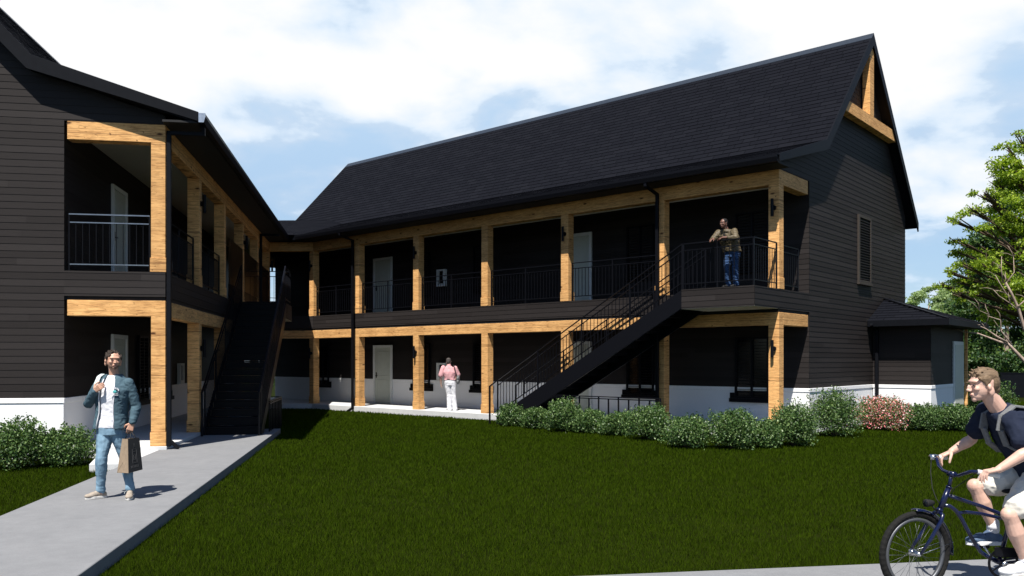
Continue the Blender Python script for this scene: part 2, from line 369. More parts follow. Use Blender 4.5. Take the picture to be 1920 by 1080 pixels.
# roof profile (y inward from the column face, z)
zsh = lambda y: 6.20+.311*(y+.63)
BRK, APX, REAR = (2.2, 7.08), (5.66, 10.70), (9.95, 6.0)
def main_wing(root, LEN, xg, x_far, sgn_flip=False): pass

# ================================================================== WING A (long building at the right)
A = thing('apartment_building', 'long two storey black clad apartment building with steep shingled roof behind the lawn', 'building', (C0.x, C0.y, 0), RZA)
LA = 23.0
def blk_wall():
    mb = MB()
    mb.prism_x([(1.772, .1), (9.558, .1), (9.558, 6.2), (5.66, 10.40), (2.25, 6.85), (1.772, 6.6)], -LA+.002, -.002, 1)
    mb.prism_x([(0.002, 6.03), (1.772, 6.03), (1.772, 6.7), (.0, 6.2)], -.12, -.002, 1)
    # gable face
    fr = lambda z: 2.2+(z-6.9)/1.0463; rr = lambda z: 5.66+(10.50-z)/1.098
    mb.siding((0, 0), (0, 1), (1, 0), [(.97, 6.03, 1.77, 9.56, 1.77, 9.56), (6.03, 6.16, 0, 9.56, 0, 9.56), (6.16, 6.9, 0.0, 9.0, 2.2, 9.0)
        , (6.16, 6.9, 9.0, 9.56, 9.0, rr(6.9)) if False else (6.16, 6.9, 9.0, 9.56, 9.0, 8.94 if False else 9.001)])
    mb.siding((0, 0), (0, 1), (1, 0), [(6.9, 10.42, fr(6.9), rr(6.9), 5.64, 5.68)])
    # recessed gallery wall, both floors
    mb.siding((-LA, 1.77), (1, 0), (0, -1), [(.97, 6.0, 0, LA, 0, LA)])
    # floor band, front and end
    mb.siding((-17.8, 0), (1, 0), (0, -1), [(2.83, 3.29, 0, 17.8, 0, 17.8)])
    mb.siding((0, 0), (0, 1), (1, 0), [(2.83, 3.29, 0, 1.77, 0, 1.77)])
    # rear and far end
    mb.siding((0, 9.56), (-1, 0), (0, 1), [(.97, 6.0, 0, LA, 0, LA)])
    mb.siding((-LA, 9.56), (0, -1), (-1, 0), [(.97, 6.0, 0, 7.79, 0, 7.79), (6.0, 10.3, 0, 7.79, 3.9, 3.95)])
    return mb
blk_wall().build('wall', ['siding', 'core'], A)
mb = MB(); mb.box(-LA-.004, .012, 1.756, 9.575, -.2, .872, 0); mb.build('base', 'stucco', A, bevel=.004)
mb = MB(); mb.box(-LA-.018, .028, 1.74, 9.59, .874, .968, 0); mb.build('base_band', 'band', A, bevel=.006)
# porch floor slab
mb = MB(); mb.box(-22.0, .12, -.10, 1.752, -.2, .06); mb.build('porch_floor', 'slab', A, bevel=.01)
# gallery floor, ceilings
mb = MB(); mb.box(-17.9, -.004, .004, 1.768, 2.83, 3.284); mb.build('gallery_floor', ['core'], A)
mb = MB(); mb.box(-22.6, -.13, .26, 1.765, 6.0, 6.06); mb.build('ceiling', 'ceil', A)
mb = MB(); mb.box(-17.7, -.03, .015, 1.765, 2.76, 2.828); mb.build('floor_joist', 'soffit', A)
# beams
mb = MB(); mb.box(-18.05, 0, 0, .255, 5.69, 6.028); mb.box(-.255, -.001, .2555, 1.70, 5.69, 6.027); mb.build('upper_beam', 'wood', A, bevel=.006)
mb = MB(); mb.box(-18.05, 0, 0, .255, 2.47, 2.758); mb.box(-.255, -.001, .2555, 1.70, 2.47, 2.757); mb.build('lower_beam', 'wood', A, bevel=.006)
mb = MB(); mb.box(-18.0, -.26, .257, .285, 5.662, 5.70); mb.build('ceiling_trim', 'ceil', A)
cols = [0, 3.0, 6.03, 9.06, 12.11, 15.15, 17.8]
for i, s_ in enumerate(cols):
    column(A, -s_, 0, .06, 2.47, lamp=(i % 2 == 0 or i == 0) and i != 2)
    column(A, -s_, 0, 3.29, 5.69, lamp=(i % 2 == 0))
for i in range(1, 6):
    mb = MB(); railing(mb, (-cols[i+1]+.05, .12), (-cols[i]-.30, .12), 3.29); mb.build('railing', 'metal', A)
mb = MB(); railing(mb, (-3.0+.03, .12), (-1.78-.04, .12), 3.29, post_every=1.1)
mb.v = mb.v if False else []; mb.f = []; mb.m = []
mb = MB(); railing(mb, (-.13, .30), (-.13, 1.40), 3.29); mb.build('railing', 'metal', A)
# doors, windows, cabinets on the recessed wall
for z0 in (.06, 3.29):
    door_unit(A, 'x', -16.46, -15.40, 1.752, -1, z0)
    door_unit(A, 'x', -7.55, -6.47, 1.752, -1, z0)
for (a, b) in ((1.0, 1.92), (4.35, 5.25), (10.55, 11.3), (13.4, 14.25), (19.2, 19.9)):
    shutter_window(A, 'x', -b, -a, 1.752, -1, .68, 2.25); shutter_window(A, 'x', -b, -a, 1.765, -1, 3.9, 5.45, sill=False)
cabinet(A, 'x', -13.0, -12.58, 1.752, -1, 4.2, 4.79); cabinet(A, 'x', -13.0, -12.58, 1.752, -1, .98, 1.57)
# roof
def wing_roof(root, x0, x1, name='roof', mirror=False):
    """roof running along local x from x0 to x1 (A) – y inward"""
    mb = MB(); t = .17
    prof = [(-.63, 6.195), BRK, APX, REAR, (9.95, 6.0-t), (5.66, 10.70-t-.09), (2.3, 7.08-t-.02), (-.63, 6.195-t)]
    prof = [(y, z-.012) if i < 4 else (y, z) for i, (y, z) in enumerate(prof)]
    mb.prism_x(prof, x0, x1-.001, 1)
    U1 = Vector((0, 2.83, .88)).normalized(); mb.shingles((x0, -.63, 6.19), (1, 0, 0), U1, x1-x0, 2.97)
    U2 = Vector((0, 3.46, 3.62)).normalized(); mb.shingles((x0, 2.2, 7.078), (1, 0, 0), U2, x1-x0, 5.0)
    mb.box(x0, x1, 5.62, 5.63, 10.5, 10.6, 1)
    return mb
rf = wing_roof(A, -LA-.04, .25).build('roof', ['shingle', 'trim'], A)
mb = MB(); mb.prism_x([(5.50, 10.56), (5.66, 10.735), (5.82, 10.56), (5.82, 10.545), (5.66, 10.715), (5.50, 10.545)], -LA-.06, .29); mb.build('ridge_cap', 'ridge', rf)
def rake(x0, x1):
    mb = MB(); d = .24
    prof = [(-.64, 6.215), (2.2, 7.10), (5.66, 10.725), (9.97, 6.0), (9.97, 5.72), (5.66, 10.725-d-.1), (2.28, 7.10-d-.01), (-.64, 6.215-.17)]
    mb.prism_x(prof, x0, x1); return mb
rake(.252, .292).build('rake_board', 'trim', rf, bevel=.004)
rake(-LA-.09, -LA-.05).build('rake_board', 'trim', rf, bevel=.004)
def gutter(mb, x0, x1, y=-.64, z=6.03):
    mb.prism_x([(y, z+.16), (y-.12, z+.16), (y-.12, z+.10), (y-.09, z), (y, z), (y-.005, z+.01), (y-.085, z+.01), (y-.11, z+.15), (y-.005, z+.15)][::-1], x0, x1)
mb = MB(); gutter(mb, -17.9, .28); mb.build('gutter', 'metal', rf)
mb = MB(); mb.box(-17.95, .25, -.63, -.002, 6.02, 6.06); mb.box(-17.95, .25, -.64, -.61, 6.02, 6.19); mb.build('soffit', 'soffit', rf)
# gable truss
mb = MB(); mb.box(.03, .245, 3.56, 7.80, 8.13, 8.44); mb.build('tie_beam', 'wood', A, bevel=.006)
mb = MB(); mb.prism_x([(5.50, 8.443), (5.83, 8.443), (5.83, 10.28), (5.66, 10.40), (5.50, 10.25)], .035, .24); mb.build('king_post', 'wood', A, bevel=.006)
# gable louvred vent
mb = MB(); y0, y1, z0, z1 = 5.18, 6.20, 3.80, 5.68
for a in ((y0, y0+.08, z0, z1), (y1-.08, y1, z0, z1), (y0+.08, y1-.08, z0, z0+.08), (y0+.08, y1-.08, z1-.08, z1)): mb.box(.0, .06, *a)
mb.box(.0, .085, y0-.03, y1+.03, z0-.05, z0-.001)
lv = mb.build('gable_vent', 'louvre', A, bevel=.004)
mb = MB()
for i in range(23):
    zc = z0+.12+i*.073
    mb.bar((.035, y0+.08, zc), (.035, y1-.08, zc), .03, .022)
mb.build('slats', 'siding', lv)
mb = MB(); mb.box(.002, .014, y0+.08, y1-.08, z0+.08, z1-.08); mb.build('backing', 'core', lv)
downspout(A, -3.12, -.10, -.13, 5.86, -.69); downspout(A, -15.33, -.10, -.13, 5.86, -.69)

# ------------------------------------------------------------------ stair of wing A with its landing
STA = thing('outdoor_staircase', 'black steel staircase climbing right to the balcony of the long building', 'staircase', (C0.x, C0.y, 0), RZA)
mb = MB(); YL = -1.28
mb.prism_z([(-.004, YL+.004), (-.004, -.018), (-1.776, -.018), (-1.776, YL+.004)], 2.86, 3.282, 1)
mb.siding((-1.78, YL), (1, 0), (0, -1), [(2.84, 3.285, 0, 1.78, 0, 1.78)])
mb.siding((0, YL), (0, 1), (1, 0), [(2.84, 3.285, 0, -YL-.002, 0, -YL-.002)])
mb.build('landing', ['siding', 'core'], STA)
mb = MB(); mb.box(-1.775, -.003, YL+.003, -.02, 2.835, 2.858); mb.build('landing_soffit', 'ceil', STA)
SL = .585; S0 = 1.78; S1 = S0+3.29/SL
def stringer(y):
    mb = MB(); mb.prism_y([(-S0, 3.27), (-S1+.12, .02-.13), (-S1-.25, -.13), (-S1-.22, .10) , (-S0-.25, 3.27-.0)][::-1] if False else
        [(-S0, 3.285), (-S0, 2.86), (-S1+.35, -.12), (-S1-.15, -.12), (-S1-.15, .10)], y, y+.05); return mb
stringer(YL+.01).build('stringer', 'metal', STA, bevel=.004); stringer(-.16).build('stringer', 'metal', STA, bevel=.004)
nT = 17
for i in range(nT):
    z_ = 3.285-(i+1)*.1828; x_ = -S0-(i)*.1828/SL
    mb = MB(); mb.box(x_-.1828/SL-.02, x_, YL+.062, -.162, z_-.04, z_); mb.box(x_-.012, x_, YL+.062, -.162, z_+.002, z_+.14); mb.build('tread', 'metal', STA)
mb = MB(); railing(mb, (-S1-.12, YL+.035), (-S0, YL+.035), .06-.0, 3.29, post_every=1.5, low=.16); mb.bar((-S1-.12, YL+.035, 1.11), (-S1-.42, YL+.035, .93), .042, .028); mb.bar((-S1-.42, YL+.035, .94), (-S1-.42, YL+.035, -.12), .038); mb.build('railing', 'metal', STA)
mb = MB(); railing(mb, (-S1-.12, -.135), (-S0, -.135), .06, 3.29, post_every=1.5, low=.16); mb.bar((-S1-.12, -.135, 1.11), (-S1-.42, -.135, .93), .042, .028); mb.bar((-S1-.42, -.135, .94), (-S1-.42, -.135, -.12), .038); mb.build('railing', 'metal', STA)
mb = MB(); railing(mb, (-S0+.03, YL+.035), (-.035, YL+.035), 3.285, post_every=.9); mb.build('railing', 'metal', STA)
mb = MB(); railing(mb, (-.035, YL+.04), (-.035, -.06), 3.285, post_every=1.3, ends=(False, True)); mb.build('railing', 'metal', STA)
# low guard rail below the stair
GR = thing('guard_rail', 'low black guard rail under the slope of the right staircase', 'railing', (C0.x, C0.y, 0), RZA)
mb = MB()
for z_ in (.75, .70): mb.bar((-5.6, YL+.02, z_), (-2.35, YL+.02, z_), .036, .024)
for i in range(12):
    x_ = -5.6+i*3.25/11; mb.bar((x_, YL+.02, -.13), (x_, YL+.02, .75 if i % 2 else .70), .03)
mb.build('rail', 'metal', GR)

# ================================================================== WING B (left building, its gable faces us)
B = thing('apartment_building', 'black clad apartment building with timber corner porch filling the left edge', 'building', (CB.x, CB.y, 0), RZB)
LB = 15.75; LW = 21.0; XW = -9.56
mb = MB()
prof = [(-1.772, .1), (XW, .1), (XW, 6.2), (-5.66, 10.4), (-2.25, 6.85), (-1.772, 6.6)]
mb.prism_y(prof, .002, LW, 1)
mb.prism_y([(-.002, 6.03), (-.002, 6.2), (-1.772, 6.7), (-1.772, 6.03)], .002, .12, 1)
frB = lambda z: -(2.2+(z-6.9)/1.0463)
mb.siding((0, 0), (1, 0), (0, -1), [(.97, 6.03, XW, -1.75, XW, -1.75), (6.03, 6.16, XW, 0, XW, 0), (6.16, 6.9, -9.0, 0, -9.0, -2.2), (6.9, 10.42, -(5.66+(10.5-6.9)/1.098), frB(6.9), -5.68, -5.64)])
mb.siding((0, 0), (1, 0), (0, -1), [(2.83, 3.29, -1.75, 0, -1.75, 0)])
mb.siding((0, 0), (0, 1), (1, 0), [(2.83, 3.29, 0, LB, 0, LB)])
mb.siding((-1.77, 0), (0, 1), (1, 0), [(.97, 6.0, 0, LW, 0, LW)])
mb.build('wall', ['siding', 'core'], B)
mb = MB(); mb.box(XW-.01, -1.756, -.012, LW, -.2, .872); mb.build('base', 'stucco', B, bevel=.004)
mb = MB(); mb.box(XW-.02, -1.74, -.028, LW, .874, .968); mb.build('base_band', 'band', B, bevel=.006)
mb = MB(); mb.box(-1.752, .03, -.03, LB+.3, -.2, .06); mb.build('porch_floor', 'slab', B, bevel=.008)
mb = MB(); mb.box(-1.768, -.004, .004, LB, 2.83, 3.284); mb.build('gallery_floor', 'core', B)
mb = MB(); mb.box(-1.765, -.015, .03, LB, 2.76, 2.828); mb.build('floor_joist', 'soffit', B)
mb = MB(); mb.box(-1.765, -.26, .13, LB+.2, 6.0, 6.06); mb.build('ceiling', 'ceil', B)
for (a, b, c, nm) in ((5.69, 6.028, 0, 'upper_beam'), (2.47, 2.758, 0, 'lower_beam')):
    mb = MB(); mb.box(-1.70, 0, 0, .255, a, b); mb.box(-.255, -.001, .2555, LB, a, b-.001); mb.build(nm, 'wood', B, bevel=.006)
colsB = [0, 3.03, 6.13, 9.22, 12.35, 15.49]
for i, t_ in enumerate(colsB):
    for z0, z1 in ((.06, 2.47), (3.29, 5.69)):
        mb = MB(); mb.box(-.255, 0, t_, t_+.255, z0+.26, z1); mb.box(-.269, .014, t_-.014, t_+.269, z0, z0+.265); o = mb.build('column', 'wood', B, bevel=.006)
        if i in (1, 3, 5):
            l = MB(); zc = z0+1.86; l.tube([(.085, t_+.13, zc-.2), (.085, t_+.13, zc+.2)], .036, 14); l.tube([(.001, t_+.13, zc), (.05, t_+.13, zc)], .058, 14); l.build('wall_lamp', 'metal', o)
mb = MB(); m2_ = MB(); railing(mb, (-1.70, .10), (-.30, .10), 3.29, post_every=1.6, mr=m2_); o = mb.build('railing', 'metal', B)
for i_ in range(3):
    m3_ = MB(); m3_.add(m2_.v[i_*8:i_*8+8], m2_.f[:6]); m3_.build('handrail', 'steel', o)  # rails of the black railing, coloured pale to imitate sun glint
for i in range(0, 2):
    mb = MB(); railing(mb, (-.12, colsB[i]+.30), (-.12, colsB[i+1]-.05), 3.29); mb.build('railing', 'metal', B)
# solid bronze balustrade beside the stair head
mb = MB(); mb.box(-.03, .0, 6.95, 8.0, 3.72, 4.93); mb.box(-.03, .0, 9.75, 15.4, 3.72, 4.93); mb.box(-.03, -.001, 8.0, 9.75, 3.72, 4.93); mb.build('balustrade_panel', 'bronze', B, bevel=.003)
mb = MB(); mb.box(-.04, -.005, 6.95, 15.4, 3.29, 3.715); mb.build('lower_black_strip', 'metal', B)  # plain black strip below the bronze panel
door_unit(B, 'y', 2.72, 3.80, -1.752, 1, .06); door_unit(B, 'y', 2.74, 3.80, -1.755, 1, 3.29)
door_unit(B, 'y', 10.6, 11.66, -1.755, 1, 3.29); door_unit(B, 'y', 10.6, 11.66, -1.752, 1, .06)
cabinet(B, 'y', 8.79, 9.3, -1.752, 1, .98, 1.57)
for a, b in ((4.7, 5.5), (6.9, 7.9)): shutter_window(B, 'y', a, b, -1.752, 1, .68, 2.25)
# roof of B
mb = MB(); t = .17; y0, y1 = -.25, 17.2
prof = [(.63, 6.183), (-2.2, 7.068), (-5.66, 10.688), (-9.95, 5.988), (-9.95, 5.83), (-5.66, 10.44), (-2.3, 6.89), (.63, 6.02)]
mb.prism_y(prof, y0, y1, 1)
mb.shingles((.63, y0, 6.19), (0, 1, 0), Vector((-2.83, 0, .88)).normalized(), 16.2-y0, 2.97); mb.shingles((-2.2, y0, 7.078), (0, 1, 0), Vector((-3.46, 0, 3.62)).normalized(), y1-y0, 5.0)
rb = mb.build('roof', ['shingle', 'trim'], B)
mb = MB(); mb.prism_y([(-5.50, 10.56), (-5.66, 10.735), (-5.82, 10.56), (-5.82, 10.545), (-5.66, 10.715), (-5.50, 10.545)], y0-.04, y1); mb.build('ridge_cap', 'ridge', rb)
mb = MB(); d = .24; mb.prism_y([(.64, 6.215), (-2.2, 7.10), (-5.66, 10.725), (-9.97, 6.0), (-9.97, 5.72), (-5.66, 10.385), (-2.28, 6.85), (.64, 6.045)], -.292, -.252); mb.build('rake_board', 'trim', rb, bevel=.004)
mb = MB(); mb.prism_y([(.64, 6.19), (.76, 6.19), (.76, 6.13), (.73, 6.03), (.64, 6.03)], -.27, 16.15); mb.build('gutter', 'metal', rb)
mb = MB(); mb.prism_y([(.645, 6.195), (.765, 6.195), (.765, 6.13), (.735, 6.025), (.645, 6.025)], -.30, -.275); mb.build('gutter_end_cap', 'gutter_end', rb)
mb = MB(); mb.box(.002, .63, -.25, 16.1, 6.02, 6.06); mb.box(.61, .64, -.25, 16.1, 6.02, 6.19); mb.build('soffit', 'soffit', rb)
mb = MB(); mb.box(.02, .095, -.01, .065, .05, 5.92); mb.box(.02, .70, -.01, .065, 5.85, 5.921); mb.box(.63, .70, -.008, .063, 5.92, 6.06); mb.bar((.055, .03, .17), (.23, .03, .01), .07, .06); mb.build('downspout', 'trim', B, bevel=.004)
mb = MB(); mb.box(.02, .095, 12.7, 12.775, .05, 5.92); mb.box(.02, .66, 12.7, 12.775, 5.85, 5.921); mb.build('downspout', 'trim', B)

# stair of wing B
STB = thing('outdoor_staircase', 'black steel staircase rising away from the grey path beside the left building', 'staircase', (CB.x, CB.y, 0), RZB)
T0, T1 = 2.92, 8.15; xr, xl = 1.30, .10; slB = 3.29/(T1-T0)
for x_ in (xl, xr):
    mb = MB(); mb.prism_x([(T0, 0), (T0, .16), (T1, 3.29), (T1, 2.88), (T0+.35, 0)][::-1], x_, x_+.05); mb.build('stringer', 'metal', STB, bevel=.004)
n = 18
for i in range(n):
    z_ = (i+1)*3.29/n; y_ = T0+.02+i*(T1-T0)/n
    mb = MB(); mb.box(xl+.052, xr-.002, y_, y_+.31, z_-.035, z_); mb.box(xl+.053, xr-.003, y_+.02, y_+.032, z_-3.29/n+.002, z_-.036); mb.build('tread', 'metal', STB, bevel=.004)
for x_ in (xl+.025, xr+.025):
    mb = MB(); railing(mb, (x_, T0+.05), (x_, T1), .08, 3.29, post_every=1.4, low=.16); mb.bar((x_, T0+.05, 1.12), (x_, T0-.25, .95), .042, .028); mb.bar((x_, T0-.25, .96), (x_, T0-.25, .0), .038); mb.build('railing', 'metal', STB)
mb = MB(); mb.prism_z([(.018, T1+.004), (1.346, T1+.004), (1.346, 9.70), (.018, 9.70)], 2.86, 3.282, 1)
mb.siding((1.35, T1), (0, 1), (1, 0), [(2.84, 3.285, 0, 1.55, 0, 1.55)]); mb.siding((0.02, T1), (1, 0), (0, -1), [(2.84, 2.88, 0, 1.33, 0, 1.33)]); mb.build('landing', ['siding', 'core'], STB)
mb = MB(); mb.box(.02, 1.345, T1+.003, 9.7, 2.835, 2.858); mb.build('landing_soffit', 'ceil', STB)
mb = MB(); railing(mb, (1.31, T1+.02), (1.31, 9.66), 3.285, post_every=1.3); railing(mb, (.03, 9.66), (1.30, 9.66), 3.285, ends=(False, False)); mb.build('railing', 'metal', STB)
GB = thing('guard_rail', 'low black guard rail beside the foot of the left staircase', 'railing', (CB.x, CB.y, 0), RZB)
mb = MB()
for z_ in (.70, .65): mb.bar((1.42, 3.7, z_), (1.42, 6.2, z_), .036, .024)
for i in range(9): mb.bar((1.42, 3.7+i*2.5/8, -.13), (1.42, 3.7+i*2.5/8, .68), .03)
mb.bar((1.42, 6.2, .7), (.9, 6.2, .7), .036, .024); mb.build('rail', 'metal', GB)

# ================================================================== covered corner walkway between the wings
CW = thing('covered_walkway', 'dark covered corner walkway joining the two apartment buildings', 'walkway', (-8.3, 30.7, 0), 0)
OC = Vector((-8.3, 30.7))
def lc(p): return (p[0]-OC.x, p[1]-OC.y)
KB = (-8.97, 30.74); KA = (-7.34, 30.70)
deck = [lc(p) for p in (KB, KA, (-7.45, 31.2), PA(17.85, 1.74), PA(23.0, 1.74), PA(23.0, 3.2), PB(-1.74, 20.2), PB(-1.74, 15.8), PB(-.02, 15.8))]
mb = MB(); mb.prism_z(deck, 2.83, 3.28); mb.build('gallery_floor', 'core', CW)
ax = Vector((KA[0]-KB[0], KA[1]-KB[1])).normalized(); nn = (ax.y, -ax.x)
mb = MB(); mb.siding(lc(KB), ax, nn, [(2.83, 3.29, 0, 1.63, 0, 1.63)]); mb.build('floor_band', 'siding', CW)
for a, b in ((5.69, 6.02), (2.47, 2.755)):
    mb = MB(); mb.prism_z([lc(p) for p in (KB, KA, (KA[0], KA[1]+.24), (KB[0], KB[1]+.24))], a, b); mb.build('beam', 'wood', CW, bevel=.006)
mb = MB(); mb.prism_z([lc(p) for p in ((-9.2, 30.98), (-7.5, 30.96), PA(17.9, 1.9), PA(23, 1.9), PA(23, 3.2), PB(-1.7, 20.2), PB(-1.7, 15.8))], 6.0, 6.05); mb.build('ceiling', 'ceil', CW)
mb = MB(); mb.prism_z([lc(p) for p in ((-9.0, 30.66), (-7.2, 30.58), PA(18, 1.74), PA(23.0, 1.74), PA(23.0, 3.2), PB(-1.74, 20.2), PB(-1.74, 15.8))], -.2, .056); mb.build('porch_floor', 'slab', CW)
mb = MB()   # far side beam and rail
fa, fb = PA(23.0, 2.6), PB(-1.6, 20.0)
fa, fb = Vector(lc(fa)), Vector(lc(fb)); dd = (fb-fa).normalized()
mb.bar((*fa, 5.83), (*fb, 5.83), .25, .40); mb.build('beam', 'wood', CW)
mb = MB(); railing(mb, tuple(fa), tuple(fb), 3.28); mb.build('railing', 'metal', CW)
# connector roof
mb = MB(); e0, e1 = Vector((-11.4, 30.38)), Vector((-6.0, 30.42))
mb.shingles((e0.x-OC.x, e0.y-OC.y, 6.235), (1, 0, 0), Vector((0, 3.75, 1.16)).normalized(), 5.4, 3.92, wl=lambda h: 2.1-h*.1 if h < .4 else 1.2, wr=lambda h: 4.2+h*.15 if h < .3 else 4.3+h*.1)
mb.add([(-1.6, -.28, 6.22), (.95, -.28, 6.22), (.95, 3.45, 7.375), (-3.0, 3.45, 7.375), (-3.0, 7.2, 6.22), (.95, 7.2, 6.22)], [(0, 1, 2, 3), (3, 2, 5, 4)], 1)
rc = mb.build('roof', ['shingle', 'trim'], CW)
mb = MB(); p0 = PB(.70, 15.95)-OC; p1 = PA(17.75, -.70)-OC
mb.bar((p0.x, p0.y, 6.12), (p1.x, p1.y, 6.12), .1, .16); mb.build('gutter', 'metal', rc)
mb = MB(); mb.prism_z([(-.95, -.02), (1.15, -.08), (p1.x, p1.y+.03), (p0.x, p0.y+.03)], 6.02, 6.05); mb.build('soffit', 'soffit', rc)

# ================================================================== annex with hip roof
AN = thing('shed', 'small dark lean-to annex with hip roof against the gable end', 'shed', (C0.x, C0.y, 0), RZA)
ax0, ax1, ay0, ay1 = .02, 1.55, 6.42, 10.0
mb = MB(); mb.box(ax0, ax1-.002, ay0+.002, ay1, .1, 2.62, 1)
mb.siding((ax0, ay0), (1, 0), (0, -1), [(.97, 2.62, 0, ax1-ax0, 0, ax1-ax0)]); mb.siding((ax1, ay0), (0, 1), (1, 0), [(.97, 2.62, 0, ay1-ay0, 0, ay1-ay0)])
mb.build('wall', ['siding', 'core'], AN)
mb = MB(); mb.box(.03, ax1+.012, ay0-.012, ay1, -.2, .872); mb.build('base', 'stucco', AN, bevel=.004)
mb = MB(); mb.box(.03, ax1+.028, ay0-.028, ay1, .874, .968); mb.build('base_band', 'band', AN, bevel=.006)
RX, RY0, RY1, RZ = 2.10, 5.95, 10.55, 2.76
mb = MB(); ap0 = (.02, 7.5, 3.46); ap1 = (.02, 8.9, 3.46); c = [(.02, RY0, RZ), (RX, RY0, RZ), (RX, RY1, RZ), (.02, RY1, RZ)]
mb.add([c[0], c[1], c[2], c[3], ap0, ap1], [(0, 1, 4), (1, 2, 5, 4), (2, 3, 5), (3, 2, 1, 0)], 1)
U_ = Vector((0, 1.55, .70)).normalized(); Hs = Vector((0, 1.55, .7)).length
mb.shingles((.02, RY0, RZ+.004), (1, 0, 0), U_, RX-.02, Hs, wr=lambda h: (RX-.02)*(1-h/Hs))
U_ = Vector((-2.08, 0, .7)).normalized(); Hs2 = Vector((2.13, 0, .7)).length
mb.shingles((RX, RY0, RZ+.004), (0, 1, 0), U_, RY1-RY0, Hs2, wl=lambda h: 1.55*h/Hs2, wr=lambda h: (RY1-RY0)-1.65*h/Hs2)
ar = mb.build('roof', ['shingle', 'trim'], AN)
mb = MB(); mb.bar((RX, RY0, RZ+.02), (ap0[0], ap0[1], ap0[2]+.03), .09, .03); mb.build('hip_cap', 'trim', ar)
mb = MB(); mb.box(.03, RX+.005, RY0-.03, RY0, RZ-.16, RZ+.012); mb.box(RX, RX+.03, RY0-.031, RY1, RZ-.16, RZ+.011); mb.build('fascia', 'trim', ar, bevel=.004)
mb = MB(); mb.box(.04, RX, RY0, RY1, RZ-.15, RZ-.13); mb.build('soffit', 'soffit', ar)
mb = MB(); mb.box(ax1, ax1+.05, 8.72, 9.86, .0, 2.22); do = mb.build('door', 'frame_white', AN, bevel=.004)
mb = MB(); mb.box(ax1+.05, ax1+.06, 8.83, 9.75, .02, 2.12); mb.build('door_leaf', 'door', do, bevel=.003)
mb = MB(); mb.box(ax1+.03, ax1+.11, 10.02, 10.10, -.15, 2.6); mb.build('corner_post', 'wood', AN, bevel=.006)
mb = MB(); mb.box(.12, .20, 6.30, 6.38, -.1, 2.55); mb.bar((.16, 6.34, 2.55), (.16, 5.85, 2.66), .07, .06); mb.build('downspout', 'trim', AN, bevel=.004)

#@@GROUND
# ================================================================== ground
GZ = -.13
def sheet(name, pts, z0, z1, mat, bevel=0):
    mb = MB(); mb.prism_z(pts, z0, z1); o = mb.build(name, mat, bevel=bevel); o['kind'] = 'structure'; return o
mb = MB(); mb.add([(-600, -300, GZ-.004), (600, -300, GZ-.004), (600, 900, GZ-.004), (-600, 900, GZ-.004)], [(0, 1, 2, 3)]); g = mb.build('ground', 'soil'); g['kind'] = 'structure'
pth = [PB(-.10, -25), PB(1.58, -25), PB(1.58, 4.55), PB(.035, 4.55), PB(.035, -.035), PB(-.10, -.035)]
sheet('path', [tuple(p) for p in pth], -.25, -.002, 'path', .006)
apr = [PB(-.66, -2.1), PB(-.104, -2.1), PB(-.104, -.034), PB(-1.1, -.034)]
sheet('entrance_apron', [tuple(p) for p in apr], -.25, -.004, 'slab', .006)
rd = [(-3.10, 6.0), (-3.0, 6.10), (.3, 6.365), (4.35, 7.00), (30, 11.0), (30, -3), (-3, -3)]
sheet('pavement', [(-2.9, -3), (30, -3), (30, 11.05), (4.35, 7.0), (.3, 6.365), (-2.9, 5.86)], -.25, -.006, 'path', .006)
